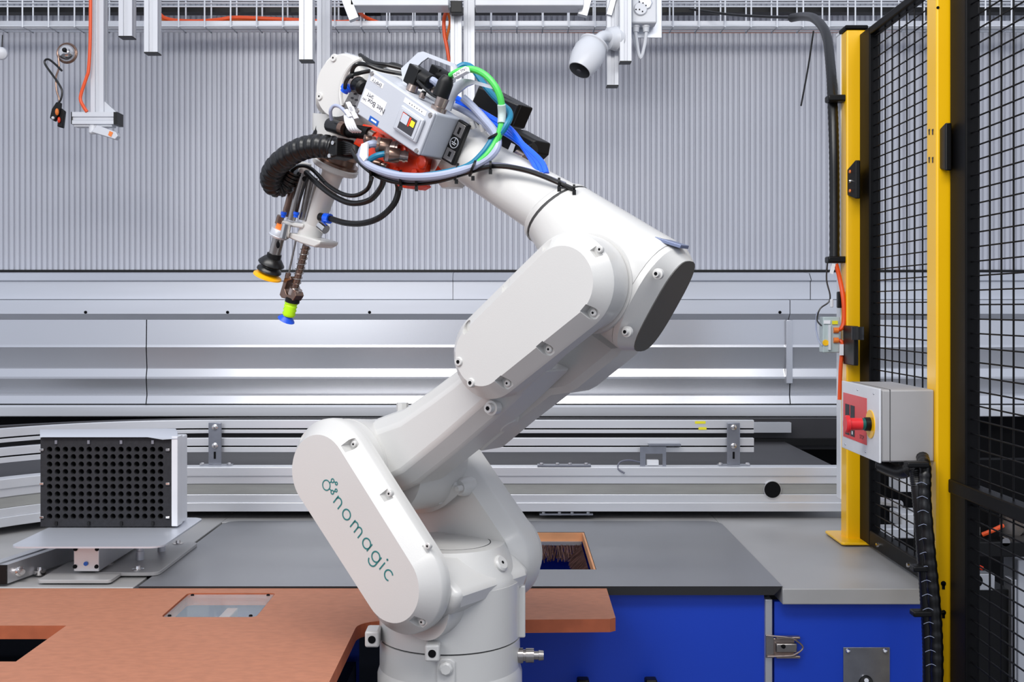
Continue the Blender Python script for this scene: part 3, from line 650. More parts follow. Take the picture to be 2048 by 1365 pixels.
mk('module', MB().bx(X(1790, 3.3), X(1870, 3.3), 3.25, 3.35, Z(1050, 3.3), Z(1022, 3.3)), 'white', bc, bevel=.003)
mk('module', MB().bx(X(1748, 3.1), X(1862, 3.1), 3.06, 3.12, Z(1072, 3.1), Z(1052, 3.1)), 'aluw', bc, bevel=.003)
mk('dark_backdrop', MB().bx(1.04, 1.9, 3.45, 3.5, TOP, Z(925, 3.4)), 'dark', bc)
mk('pipe', MB().cyl(W(1748, 1000, 3.3), W(1800, 1010, 3.2), .012, 14), 'chrome', bc)

# ================================================================== OVERHEAD: tray, beams, profiles
YT0, YT1 = 4.40, 4.49
ty = thing('wire_cable_tray', 'zinc wire mesh cable tray running along the top of the wall', 'cable tray', (0, 4.45, Z(67, 4.45)))
zb = Z(52, YT0)
xa, xb = -2.2, 2.7
for nm, ys, zs in (('side_wires', (YT0,), (zb, Z(13, YT0), Z(-22, YT0))), ('back_wires', (YT1,), (zb, Z(6, YT1), Z(-28, YT1))), ('floor_wires', (YT0+.03, YT0+.06), (zb,))):
    for y in ys:
        for z in zs: mk('long_wire', MB().tube([(xa, y, z), (xb, y, z)], .0032 if z < zb+.01 else .0028, 8, 1), 'wire', ty)
x = xa+.03
while x < xb:
    mk('cross_wire', MB().tube([(x, YT0-.004, Z(-22, YT0)), (x, YT0-.004, zb-.004), (x, YT1+.004, zb-.004), (x, YT1+.004, Z(-28, YT1))], .0031, 6, 1), 'wire', ty); x += .0995
one('tray_support_rail', MB().bx(xa, xb, YT0+.01, YT0+.05, zb+.006, zb+.022), 'aluw', 'long pale rail lying in the bottom of the wire tray', 'rail')
one('shadow_strip', MB().bx(xa, xb, 4.52, 4.57, Z(27, 4.54), Z(16, 4.54)), 'black', 'narrow black strip standing in for a shadow band behind the wire tray', 'beam')  # solid dark strip added in place of a shadow band on the wall
one('pale_beam', MB().bx(xa, xb, 4.50, 4.54, Z(5, 4.52), Z(-12, 4.52)), 'aluw', 'pale beam along the wall just above the black shadow strip', 'beam')
def cab(name, pts, r, m, lab, cat='cable', group=None, n=8, sm=5): return one(name, MB().tube(pts, r, n, sm), m, lab, cat, group)
cab('orange_cable', [W(316, 22, 4.42), W(326, 34, 4.43), W(345, 40, 4.44), W(375, 42, 4.44), W(405, 42, 4.44), W(440, 39, 4.43), W(470, 35, 4.43), W(530, 37, 4.43), W(600, 40, 4.43), W(680, 44, 4.43), W(712, 40, 4.42)], .0075, 'orange', 'thick orange cable lying in the left half of the wire tray, upper strand')
cab('orange_cable', [W(316, 27, 4.44), W(330, 40, 4.45), W(400, 44, 4.45), W(500, 41, 4.45), W(600, 45, 4.45), W(695, 46, 4.44), W(716, 36, 4.40)], .006, 'orangel', 'thick orange cable lying in the left half of the wire tray, lower strand')
cab('orange_cable', [W(715, 10, 4.3), W(720, 25, 4.33), W(728, 33, 4.4), W(745, 41, 4.43), W(756, 45, 4.44)], .0075, 'orange', 'short orange cable bending down into the tray left of the black end cap')
cab('orange_cable', [W(893, 22, 4.1), W(888, 40, 4.08), W(889, 70, 4.08), W(894, 95, 4.08), W(899, 125, 4.08)], .0068, 'orange', 'orange cable hanging beside the white profile behind the robot wrist')
cab('orange_cable', [W(896, 26, 4.11), W(900, 45, 4.1), W(895, 68, 4.1), W(893, 80, 4.1)], .005, 'orangel', 'thin orange loop beside the white profile behind the robot')
cab('pale_orange_cable', [W(950, 62, 4.5), W(1180, 63, 4.5), W(1400, 63, 4.5), W(1600, 63, 4.5), W(1800, 62, 4.5)], .006, 'orangel', 'long orange cable lying on the wall side of the right tray half')
cab('orange_cable', [W(181, -30, 3.9), W(181, 20, 3.9), W(180, 90, 3.9), W(177, 140, 3.9), W(173, 155, 3.9), W(163, 185, 3.9), W(161, 200, 3.9), W(168, 215, 3.9), W(174, 224, 3.9)], .0058, 'orange', 'orange cable running down the hanging profile to the light bar on the left')
def extr(px0, px1, py1, Y, lab, side=.045, top=2.95, capm='black', name='hanging_profile'):
    t = thing(name, lab, 'profile', (X((px0+px1)/2, Y), Y+side/2, Z(py1, Y)), 'hanging aluminium profiles')
    x0, x1 = X(px0, Y), X(px1, Y); w_ = x1-x0; z0 = Z(py1, Y); g = w_*.16; gd = .008; xm = (x0+x1)/2; ym = Y+side/2; gs = side*.16
    poly = [(x0, Y), (xm-g, Y), (xm-g, Y+gd), (xm+g, Y+gd), (xm+g, Y), (x1, Y), (x1, ym-gs), (x1-gd, ym-gs), (x1-gd, ym+gs), (x1, ym+gs), (x1, Y+side), (x0, Y+side), (x0, ym+gs), (x0+gd, ym+gs), (x0+gd, ym-gs), (x0, ym-gs)]
    mk('profile_body', MB().ext([(a, b, z0+.004) for a, b in poly], (0, 0, top-z0)), 'aluw', t)
    mk('end_cap', MB().bx(x0, x1, Y, Y+side, z0, z0+.004), capm, t)
    return t
extr(181, 207, 228, 3.92, 'long hanging aluminium profile at the left carrying the light bar')
extr(237, 264, 74, 3.92, 'short hanging aluminium profile, shortest of the left pair')
extr(288, 315, 106, 3.92, 'hanging aluminium profile right of the shortest one, left pair')
extr(598, 625, 121, 3.92, 'hanging aluminium profile just left of the robot wrist', side=.05)
extr(634, 660, 180, 4.15, 'hanging aluminium profile disappearing behind the robot wrist')
extr(901, 923, 240, 4.05, 'hanging aluminium profile with a black square cap at its top, behind the robot')
one('black_square_cap', MB().bx(X(901, 3.98), X(924, 3.98), 3.98, 4.03, Z(25, 3.98), Z(1, 3.98)), 'black', 'black square end cap of a beam at the top above the robot', 'cap', bevel=.002)
extr(927, 949, 250, 4.10, 'hanging aluminium profile right of the one with black cap, behind the robot')
extr(1214, 1237, 172, 4.05, 'longer hanging aluminium profile carrying the white dome camera')
extr(1240, 1263, 124, 3.98, 'hanging aluminium profile between the dome camera and the socket box')
one('white_beam', MB().bx(X(700, 3.95), X(897, 3.95), 3.95, 4.05, Z(11, 3.95), Z(-40, 3.95)), 'white', 'white beam along the top edge left of the black square cap', 'beam', bevel=.003)
one('white_beam', MB().bx(X(950, 3.95), X(1168, 3.95), 3.95, 4.05, Z(11, 3.95), Z(-40, 3.95)), 'white', 'white beam along the top edge right of the black square cap', 'beam', bevel=.003)
def brace(a, b, w_, lab):
    a, b = V(a), V(b); d = (b-a).normalized(); s_ = V((d.z, 0, -d.x))*w_/2; m = MB().ext([a-s_, a+s_, b+s_, b-s_], (0, .03, 0)); one('diagonal_brace', m, 'alu', lab, 'brace', 'diagonal braces at the top', bevel=.002)
brace(W(682, -30, 3.95), W(708, 38, 3.95), .035, 'diagonal aluminium brace above the robot wrist')
brace(W(1184, -40, 4.0), W(1165, 30, 4.0), .035, 'short diagonal aluminium brace left of the dome camera')
brace(W(1235, -30, 4.04), W(1218, 30, 4.04), .022, 'narrow diagonal brace on the dome camera profile')
# light bar at the left
lb = thing('light_bar', 'aluminium light bar with black ends and tilted small lamp under the left profile', 'light bar', tuple(W(190, 275, 3.9)))
Y = 3.9
mk('bar_body', MB().ext([(X(144, Y), Y, Z(248, Y)), (X(144, Y), Y, Z(241, Y)), (X(144, Y), Y+.006, Z(239, Y)), (X(144, Y), Y+.006, Z(235, Y)), (X(144, Y), Y, Z(233, Y)), (X(144, Y), Y, Z(224, Y)), (X(144, Y), Y+.06, Z(224, Y)), (X(144, Y), Y+.06, Z(248, Y))], (X(227, Y)-X(144, Y), 0, 0)), 'aluw', lb)
mk('end_cap', MB().bx(X(227, Y), X(230, Y)+.008, Y, Y+.06, Z(249, Y), Z(224, Y)), 'black', lb); mk('end_cap', MB().bx(X(142, Y), X(144, Y), Y, Y+.06, Z(248, Y), Z(224, Y)), 'black', lb)
mk('corner_bracket', MB().ext([W(206, 200, 3.93), W(232, 224, 3.93), W(206, 224, 3.93)], (0, .03, 0)), 'aluw', lb)
mk('lens_strip', MB().bx(X(146, Y), X(222, Y), Y+.01, Y+.05, Z(252, Y), Z(248, Y)), 'white', lb)
a = W(186, 248, Y+.02); mk('pivot', MB().lathe(a, a-V((0, 0, .034)), [(0, .014), (.9, .014), (1, .011)], 16), 'white', lb)
mk('small_lamp', MB().ext([W(182, 264, Y-.02), W(194, 250, Y-.02), W(232, 264, Y-.02), W(236, 272, Y-.02), W(230, 279, Y-.02)], (0, .03, 0)), 'aluw', lb, bevel=.002)
mk('lamp_clip', MB().ext([W(219, 262, Y-.022), W(226, 265, Y-.022), W(222, 274, Y-.022), W(216, 270, Y-.022)], (0, .001, 0)), 'orangel', lb)
# chrome ball and hanging leads
ball = thing('chrome_ball_lamp', 'small chrome ball with dark loop hanging before the wall at upper left', 'lamp', tuple(W(134, 128, 4.3)))
c = W(135, 107, 4.3); mk('ball', MB().sphere(c, .034, 24, 14), 'chrome', ball)
mk('rim', MB().tube([c+V((.036*math.cos(a*pi/8), -.004, .036*math.sin(a*pi/8))) for a in range(17)], .004, 8, 2), 'brown', ball)
mk('knob', MB().sphere(W(129, 100, 4.255), .009, 12, 8), 'black', ball)
cab('hanging_lead', [W(122, 100, 4.28), W(117, 115, 4.28), W(118, 135, 4.28), W(112, 155, 4.28), W(113, 180, 4.28), W(118, 197, 4.28), W(118, 207, 4.28)], .0035, 'brown', 'thin brown lead hanging from the chrome ball', 'lead')
cab('hanging_lead', [W(124, 142, 4.27), W(112, 130, 4.27), W(98, 119, 4.27), W(90, 121, 4.27), W(91, 130, 4.27), W(105, 150, 4.27), W(117, 167, 4.27), W(124, 182, 4.27), W(122, 198, 4.27), W(117, 206, 4.27)], .0040, 'rubber', 'black lead looping to the left below the chrome ball', 'lead')
hp = thing('hanging_plug_pair', 'black plug pair with orange buttons hanging below the chrome ball', 'plug', tuple(W(115, 255, 4.27)))
mk('plug_body', MB().ext([W(112, 204, 4.26), W(121, 205, 4.26), W(119, 225, 4.26), W(109, 243, 4.26), W(99, 236, 4.26), W(103, 218, 4.26)], (0, .02, 0)), 'black', hp, bevel=.003)
mk('plug_body', MB().ext([W(120, 215, 4.27), W(129, 222, 4.27), W(125, 256, 4.27), W(114, 253, 4.27), W(116, 235, 4.27)], (0, .02, 0)), 'black', hp, bevel=.003)
mk('button', MB().sphere(W(114, 224, 4.255), .007, 12, 8, (1, 1, 1.9)), 'orangel', hp); mk('button', MB().sphere(W(118, 240, 4.265), .006, 12, 8, (1, 1, 1.9)), 'redor', hp)
mk('eyelet', MB().sphere(W(106, 236, 4.258), .006, 12, 8), 'white', hp)
dm = thing('white_dome_sensor', 'round white sensor cut by the left edge of the picture', 'sensor', tuple(W(0, 120, 4.0)))
mk('dome', MB().lathe(W(2, 107, 3.98), W(2, 107, 4.02), [(0, .012), (.1, .019), (.4, .0225), (1, .0225)], 28), 'white', dm)
mk('stem', MB().tube([W(4, 95, 4.0), W(5, 70, 4.0)], .002, 6, 1), 'black', dm)

# dome camera
dc = thing('dome_camera', 'white bullet camera with black lens hanging from the profile at upper right', 'camera', tuple(W(1175, 160, 3.9)))
Y = 3.9
ax0 = W(1191, 84, 3.93); ax1 = W(1159, 141, 3.885)
mk('camera_body', MB().lathe(ax0, ax1, [(-.02, .012), (0, .03), (.12, .047), (.35, .056), (.6, .055), (.9, .046), (1, .040)], 32), 'white', dc)
dd = (ax1-ax0)
mk('lens_window', MB().lathe(ax0+dd*.99, ax0+dd*1.02, [(0, .0385), (.6, .037), (1, .033)], 32), 'black', dc)
mk('lens', MB().lathe(ax0+dd*1.02, ax0+dd*1.05, [(0, .010), (1, .007)], 16), 'ink', dc)
mk('swivel_arm', MB().tube([W(1196, 95, 3.95), W(1197, 80, 3.95), W(1208, 72, 3.97), W(1222, 74, 3.99)], .019, 14, 5), 'white', dc)
mk('mount_base', MB().lathe(W(1214, 77, 4.0), W(1238, 77, 4.02), [(0, .030), (.1, .038), (.6, .041), (.65, .043), (1, .043)], 28), 'white', dc)
mk('shutter_collar', MB().lathe(ax0+dd*.06, ax0+dd*.14, [(0, .040), (.3, .053), (.7, .053), (1, .047)], 32), 'white', dc)
# socket box
sb = thing('socket_box', 'white double socket box with two cable glands at the top right of the wall', 'socket box', tuple(W(1292, 46, 4.0)))
Y = 4.02
mk('box_body', MB().bx(X(1263, Y), X(1314, Y), Y, Y+.07, Z(46, Y), Z(-60, Y)), 'white', sb, bevel=.006)
a = W(1290, 6, Y); mk('socket_face', MB().lathe(a, a-V((0, .006, 0)), [(0, .026), (.5, .026), (1, .022)], 8), 'ledge', sb)
a = W(1281, 18, Y-.002); mk('socket_face', MB().lathe(a, a-V((0, .008, 0)), [(0, .024), (1, .021)], 28), 'white', sb)
for px, py in ((1279, 19), (1285, 23), (1272, 19), (1292, 11), (1286, 6), (1279, 4)): a = W(px, py, Y-.010); mk('pin_hole', MB().lathe(a, a-V((0, .002, 0)), [(0, .0025), (1, .0025)], 8), 'dark', sb)
for px in (1272, 1292):
    a = W(px, 46, Y+.03); mk('cable_gland', MB().lathe(a, a-V((0, 0, .032)), [(0, .014), (.45, .014), (.5, .012), (1, .010)], 12), 'white', sb)
mk('back_plate', MB().bx(X(1262, Y+.08), X(1324, Y+.08), Y+.08, Y+.084, Z(76, Y+.08), Z(-60, Y+.08)), 'ledge', sb, bevel=.002)
cab('white_lead', [W(1271, 62, Y+.03), W(1274, 85, Y+.03), W(1278, 110, Y+.03), W(1283, 117, Y+.03)], .006, 'white', 'white lead from the left gland of the socket box')
cab('white_lead', [W(1293, 62, Y+.03), W(1290, 85, Y+.03), W(1285, 108, Y+.03), W(1281, 116, Y+.03)], .006, 'white', 'white lead from the right gland of the socket box')
cab('white_lead', [W(1265, 70, Y+.06), W(1272, 95, Y+.06), W(1277, 108, Y+.06)], .004, 'wire', 'thinner grey lead behind the two white leads')
one('ceiling_clutter', MB().bx(X(680, 4.5), X(760, 4.5), 4.50, 4.53, Z(28, 4.5), Z(4, 4.5)), 'dark', 'dark bundle of fittings behind the brace at the top', 'fitting')

# ================================================================== ROBOT
PH = math.radians(35); O0 = V((-.117, 2.17, 0))
EU = V((math.cos(PH), -math.sin(PH), 0)); EN = V((-math.sin(PH), -math.cos(PH), 0)); EZ = V((0, 0, 1))
CAMP = V((0, 0, ZC)); O1 = O0-EN*.035
def A(px, py, n):
    d = V(((px-HX)/F, 1, -(py-HY)/F)); t = (n-(CAMP-O1).dot(EN))/d.dot(EN); return CAMP+d*t
def uz(p): q = p-O1; return (q.dot(EU), q.z)
def U(u, z, n): return O1+EU*u+EN*n+EZ*z
rb = thing('robot_arm', 'large light grey six-axis robot arm with company lettering on the shoulder cover', 'robot', (O0.x, O0.y, 0))
R0 = .132; zs = ZC-.616
mk('base', MB().lathe((O0.x, O0.y, 0), (O0.x, O0.y, zs-.003), [(0, .16), (.03, .16), (.031, R0), (1, R0)], 72), 'robot', rb)
mk('base_seam', MB().lathe((O0.x, O0.y, zs-.003), (O0.x, O0.y, zs), [(0, R0-.003), (1, R0-.003)], 72), 'seam', rb)
# lifting lugs and boss on base
def lug(px, py, n_):
    pass
def surf(px, py, R):
    d = V(((px-HX)/F, 1, -(py-HY)/F)); ox, oy = -O0.x, -O0.y
    a = d.x**2+d.y**2; b = 2*(d.x*ox+d.y*oy); c = ox*ox+oy*oy-R*R; D = b*b-4*a*c
    t = (-b-math.sqrt(max(D, 0)))/(2*a); return CAMP+d*t
for px, py in ((744, 1272), (868, 1298)):
    p = surf(max(px, 768), py, R0); rad = V((p.x-O0.x, p.y-O0.y, 0)).normalized(); c = p+rad*.008; c.z = Z(py, p.y)
    if px < 760: c = c+V((-.012, 0, 0))
    Rm = Matrix((rad.cross(EZ)*-1, rad, EZ)).transposed()
    Rm = Matrix.Rotation(0, 3, 'Z')
    b_ = mk('lifting_lug', MB().box(c, (.026, .045, .03)), 'robot', rb, bevel=.004)
    mk('lug_hole', MB().lathe(V((c.x, c.y-.0235, c.z)), V((c.x, c.y-.022, c.z)), [(0, .007), (1, .007)], 16), 'dark', b_)
p = surf(892, 1336, R0)
mk('boss_plate', MB().ext([V((p.x-.017, p.y-.004, ZC-.74)), V((p.x+.017, p.y-.004, ZC-.74)), V((p.x+.017, p.y-.004, Z(1325, p.y))), V((p.x+.009, p.y-.004, Z(1317, p.y))), V((p.x-.009, p.y-.004, Z(1317, p.y))), V((p.x-.017, p.y-.004, Z(1325, p.y)))], (0, .02, 0)), 'robot', rb, bevel=.003)
mk('boss_bolt', MB().lathe(V((p.x, p.y-.002, p.z)), V((p.x, p.y-.013, p.z)), [(0, .0125), (.7, .0125), (1, .009)], 8), 'robot', rb)
mk('base_collar', MB().lathe((O0.x, O0.y, ZC-.80), (O0.x, O0.y, ZC-.672), [(0, R0+.004), (.9, R0+.004), (1, R0)], 72), 'robot', rb)
a = V((O0.x+R0-.004, O0.y-.02, Z(1312, 2.15))); vs_ = [(0, .014), (.2, .014), (.21, .011), (.3, .011), (.31, .0135), (.62, .0135), (.63, .008), (.8, .008), (.81, .010), (1, .009)]
mk('air_coupling', MB().lathe(a, a+V((.048, 0, 0)), vs_, 18), 'steel', rb)
# turret
TZ = ZC-.53
mk('turret', MB().lathe((O0.x, O0.y, zs), (O0.x, O0.y, TZ+.02), [(0, R0), (1, R0+.001)], 72), 'robot', rb)
def stad(c1, r1, c2, r2, n, k=18):
    """stadium outline (u,z list) from pixel centres and pixel radii on plane n"""
    p1, p2 = A(*c1, n), A(*c2, n); u1, z1 = uz(p1); u2, z2 = uz(p2); r1 = r1*p1.y/F; r2 = r2*p2.y/F
    return u1, z1, r1, u2, z2, r2
def stadpts(s, k=20, off=0.):
    u1, z1, r1, u2, z2, r2 = s; L = math.hypot(u2-u1, z2-z1); th = math.atan2(z1-z2, u1-u2); al = math.asin(max(-1, min(1, (r2-r1)/L)))
    out = []
    a0 = th-pi/2-(-al) if False else th-pi/2+al; a1 = th+pi/2-al
    for i in range(k+1): a = a0+(a1-a0)*i/k; out.append((u1+(r1+off)*math.cos(a), z1+(r1+off)*math.sin(a)))
    for i in range(k+1): a = a1+(2*pi-(a1-a0))*i/k; out.append((u2+(r2+off)*math.cos(a), z2+(r2+off)*math.sin(a)))
    return out
def stadloft(s, layers, k=24):
    mb = MB(); mb.loft([[U(u, z, n) for u, z in stadpts(s, k, off)] for n, off in layers]); return mb
def boolean(o, cut, m='robot'):
    c = mk('cutter', cut, m); md = o.modifiers.new('b', 'BOOLEAN'); md.object = c; md.operation = 'DIFFERENCE'; md.solver = 'EXACT'
    dg = bpy.context.evaluated_depsgraph_get(); dg.update(); me = bpy.data.meshes.new_from_object(o.evaluated_get(dg)); o.modifiers.clear()
    me.name = o.data.name; o.data = me; bpy.data.objects.remove(c)
    me.polygons.foreach_set('use_smooth', [True]*len(me.polygons)); me.set_sharp_from_angle(angle=math.radians(30))
    return o
N1 = .235
sS = stad((660, 943), 105, (802, 1166), 104, N1-.028)
cov = mk('shoulder_cover', stadloft(sS, [(N1-.045, 0), (N1-.032, 0), (N1-.0285, -.002), (N1, -.027)]), 'robot', rb, ang=25)
u1_, z1_, r1_, u2_, z2_, r2_ = sS
def notches(sfrac, s, n, depth=.02, r=.011):
    """pockets along the outline at given outline angles/positions given as (u,z)"""
    mb = MB()
    for (u, z) in sfrac:
        c1, c2, p = V(s[0:2]), V(s[3:5]), V((u, z)); t = max(0, min(1, (p-c1).dot(c2-c1)/(c2-c1).length_squared)); q = c1.lerp(c2, t); d = (q-p).normalized(); sdv = V((-d.y, d.x))
        pts = [p+sdv*r*math.cos(a)-d*r*math.sin(a)*1. for a in [pi*i/10 for i in range(11)]]+[p-sdv*r*.75+d*r*1.1, p+sdv*r*.75+d*r*1.1]
        mb.loft([[U(x.x, x.y, n-depth) for x in pts], [U(x.x, x.y, n+.02) for x in pts]])
    return mb
scr = [uz(A(px, py, N1-.022)) for px, py in ((707, 889), (778, 988), (855, 1093), (843, 1245), (606, 869), (611, 1010), (668, 1120), (735, 1240))]
boolean(cov, notches(scr, sS, N1, .026, .0105))
for u, z in scr[:4]:
    mk('cover_screw', MB().lathe(U(u, z, N1-.028), U(u, z, N1-.021), [(0, .006), (.8, .006), (1, .0045)], 14), 'robot', cov)
    mk('screw_socket', MB().lathe(U(u, z, N1-.0211), U(u, z, N1-.0205), [(0, .002), (1, .002)], 8), 'dark', cov)
mk('shoulder_housing', stadloft(sS, [(.165, -.03), (.178, -.006), (.181, -.001), (N1-.046, -.001)]), 'robot', rb, ang=25)
# seam line and hub of the upper arm behind the cover
mk('shoulder_hub', MB().lathe(U(u1_, z1_, .185), U(u1_, z1_, .06), [(0, r1_*.95), (.25, r1_*.95), (.255, r1_*.92), (.27, r1_*.92), (.275, r1_*.95), (.7, r1_*.9), (1, r1_*.7)], 56), 'robot', rb)
# far side housing
sF = (u1_, z1_, r1_, u2_, z2_, r2_)
mk('far_housing', stadloft(sF, [(-.028, -.022), (-.032, -.020), (-.052, -.003), (-.06, 0), (-.10, 0), (-.112, -.008), (-.116, -.02)]), 'robot', rb, ang=25)
mk('far_disc', MB().lathe(U(u2_, z2_, -.112), U(u2_, z2_, -.135), [(0, .074), (.8, .074), (1, .068)], 48), 'robot', rb)
mk('turret_ear', MB().lathe(U(u2_+.02, z2_-.05, .17), U(u2_+.02, z2_-.05, .09), [(0, r2_*.62), (.6, r2_*.6), (1, r2_*.4)], 48), 'robot', rb)
# saddle
zsd = Z(1088, 2.17)-ZC
def sad(n, e=0.):
    pts = [(-.09, zsd+.004), (.02, zsd+.002), (.075, zsd-.004), (.124, zsd-.044), (.128, zsd-.055), (.122, zsd-.075), (.09, zsd-.10), (-.09, zsd-.10)]
    return [U(u, ZC+z, n) for u, z in pts]
mk('saddle', MB().loft([sad(.18), sad(.05), sad(-.05)]), 'robot', rb, bevel=.018, seg=5)
# rounded transition between saddle and cylinder
mk('turret_neck', MB().lathe((O0.x, O0.y, TZ-.03), (O0.x, O0.y, ZC+zsd+.003), [(0, R0), (.45, R0), (.55, R0-.003), (1, R0*.78)], 72), 'robot', rb)
p = V((O0.x+.004, O0.y-.0, ZC+zsd+.0035)); mk('disc_seam', MB().lathe(p-EZ*.004, p-EZ*.0002, [(0, .0735), (1, .0735)], 48), 'seam', rb); mk('top_cover_disc', MB().lathe(p-EZ*.004, p+EZ*.0002, [(0, .072), (.8, .072), (1, .071)], 48), 'robot', rb)
q = A(1001, 1128, -.035); nrm = (EU*.62+EZ*.78).normalized(); zlo, zhi = TZ-.03+.55*(ZC+zsd+.003-TZ+.03), ZC+zsd+.003
q = U(.106, ZC+zsd-.028, .015)
for i_ in range(300):
    q_ = A(1001, 1128, .16-.0009*i_); t_ = max(0, min(1, (q_.z-zlo)/(zhi-zlo)))
    if math.hypot(q_.x-O0.x, q_.y-O0.y) < R0*(.98-.2*t_): q = q_; break
rd_ = V((q.x-O0.x, q.y-O0.y, 0)).normalized(); nrm = (rd_*.85+EZ*.53).normalized()
mk('saddle_bolt', MB().lathe(q-nrm*.004, q+nrm*.006, [(0, .0155), (.7, .0155), (1, .012)], 24), 'robot', rb)
mk('bolt_socket', MB().lathe(q+nrm*.0055, q+nrm*.0066, [(0, .003), (1, .003)], 8), 'dark', rb)
q = O0+V((R0-.006, .01, 0)); mk('side_flange', MB().bx(q.x-.02, q.x+.016, 2.15, 2.21, Z(1268, 2.18), Z(1165, 2.18)), 'robot', rb, bevel=.003)
# stop bracket on the inner wall (curved)
q = [A(x, y, -.01) for x, y in ((800, 1010), (850, 1012), (878, 1002), (900, 985), (918, 968))]
mk('end_stop', MB().tube(q, .016, 4, 4), 'robot', rb, bevel=.003)
for px, py in ((877, 1004), (916, 978)): a = A(px, py, .004); mk('stop_bolt', MB().lathe(a-EN*.01, a+EN*.004, [(0, .006), (.9, .006), (1, .005)], 12), 'robot', rb)
a = A(925, 975, -.02); mk('stop_block', MB().lathe(a-EN*.03, a+EN*.012, [(0, .02), (.8, .018), (1, .014)], 16), 'robot', rb)

# ---- upper arm
def prism(pix, ntr, n0, n1, ch, name, par, m='robot', bev=0, ang=30):
    pts = [uz(A(px, py, ntr)) for px, py in pix]
    # orientation
    ar = sum(pts[i][0]*pts[(i+1) % len(pts)][1]-pts[(i+1) % len(pts)][0]*pts[i][1] for i in range(len(pts)))
    if ar < 0: pts = pts[::-1]
    def inset(d):
        out = []; k = len(pts)
        for i in range(k):
            a, b, c = V(pts[i-1]), V(pts[i]), V(pts[(i+1) % k]); e1 = (b-a).normalized(); e2 = (c-b).normalized()
            n1_ = V((-e1.y, e1.x)); n2_ = V((-e2.y, e2.x)); mm = (n1_+n2_); l = max(mm.length, .3); mm = mm/l; out.append((b.x+mm.x*d/max(.5, mm.dot(n1_)), b.y+mm.y*d/max(.5, mm.dot(n1_))))
        return out
    if ch:
        ly = [(n0, ch), (n0+(ch if n1 > n0 else -ch), 0), (n1-(ch if n1 > n0 else -ch), 0), (n1, ch)]
    else: ly = [(n0, 0), (n1, 0)]
    mb = MB(); mb.loft([[U(u, z, n) for u, z in inset(d)] for n, d in ly]); return mk(name, mb, m, par, bevel=bev, ang=ang)
arm_px = [(712, 868), (745, 838), (800, 818), (860, 776), (905, 742), (1000, 640), (1092, 520), (1150, 500), (1190, 560), (1185, 620), (1170, 655), (1035, 790), (990, 832), (905, 905), (826, 968), (790, 985), (730, 960)]
arm = prism([(712, 868), (745, 838), (800, 818), (860, 776), (905, 742), (960, 690), (1085, 742), (1035, 790), (990, 832), (905, 905), (826, 968), (790, 985), (730, 960)], .135, .015, .15, .028, 'upper_arm', rb, bev=.006)
prism([(930, 700), (1000, 640), (1092, 520), (1150, 500), (1190, 560), (1185, 620), (1170, 655), (1035, 790), (1000, 800)], .135, .085, .148, .018, 'elbow_fork', arm, bev=.006)
# hub flare at shoulder
mk('shoulder_ring', MB().lathe(U(u1_, z1_, .02), U(u1_, z1_, .158), [(0, r1_*.85), (.6, r1_*.9), (1, r1_*.96)], 56), 'robot', arm)
# elbow cover
N2 = .205
sE = stad((1136, 566), 102, (974, 710), 89, N2-.02)
ec = mk('elbow_cover', stadloft(sE, [(N2-.055, 0), (N2-.026, 0), (N2-.023, -.002), (N2, -.023)]), 'robot', rb, ang=25)
eu1, ez1_, er1, eu2, ez2, er2 = sE
sc2 = [uz(A(px, py, N2-.017)) for px, py in ((1199, 499), (1186, 626), (1097, 699), (1014, 767), (913, 764), (1092, 487), (1014, 570), (940, 653))]
boolean(ec, notches(sc2, sE, N2, .021, .0105))
for u, z in sc2[:4]:
    mk('cover_screw', MB().lathe(U(u, z, N2-.022), U(u, z, N2-.016), [(0, .006), (.8, .006), (1, .0045)], 14), 'robot', ec)
    mk('screw_socket', MB().lathe(U(u, z, N2-.0161), U(u, z, N2-.0155), [(0, .002), (1, .002)], 8), 'dark', ec)
for px, py in ((918, 724), (942, 766)):
    a = A(px, py, N2); mk('face_screw', MB().lathe(a-EN*.003, a+EN*.003, [(0, .0085), (.5, .0085), (1, .0065)], 20), 'robot', ec)
    mk('screw_socket', MB().lathe(a+EN*.003, a+EN*.0036, [(0, .0035), (1, .0035)], 6), 'dark', ec)
mk('elbow_hub', MB().lathe(U(eu1, ez1_, N2-.056), U(eu1, ez1_, .085), [(0, er1*.97), (.3, er1*.97), (.31, er1*.94), (.36, er1*.94), (.37, er1*1.02), (.8, er1*1.02), (1, er1*.98)], 64), 'robot', rb)
# rear rib / lower web with window
web = prism([(968, 820), (1040, 756), (1195, 650), (1258, 694), (1245, 712), (1165, 776), (1150, 784), (1112, 790), (1040, 846), (975, 900), (930, 880)], .0, -.06, .03, .012, 'rear_web', rb)
cutm = MB(); wv = [uz(A(px, py, 0)) for px, py in ((1105, 745), (1190, 690), (1228, 706), (1150, 762), (1110, 775))]
cutm.loft([[U(u, z, n) for u, z in wv] for n in (-.2, .012)])
boolean(web, cutm)
a = A(978, 817, .155); mk('arm_bolt', MB().lathe(a-EN*.02, a+EN*.004, [(0, .013), (.6, .013), (.61, .009), (1, .008)], 20), 'robot', arm)
mk('bolt_socket', MB().lathe(a+EN*.004, a+EN*.0046, [(0, .004), (1, .004)], 6), 'dark', arm)
a = A(1017, 850, .04); mk('arm_plug', MB().lathe(a-(EU*.6-EZ*.8)*.012, a+(EU*.6-EZ*.8)*.004, [(0, .026), (.6, .024), (1, .017)], 24), 'robot', rb)
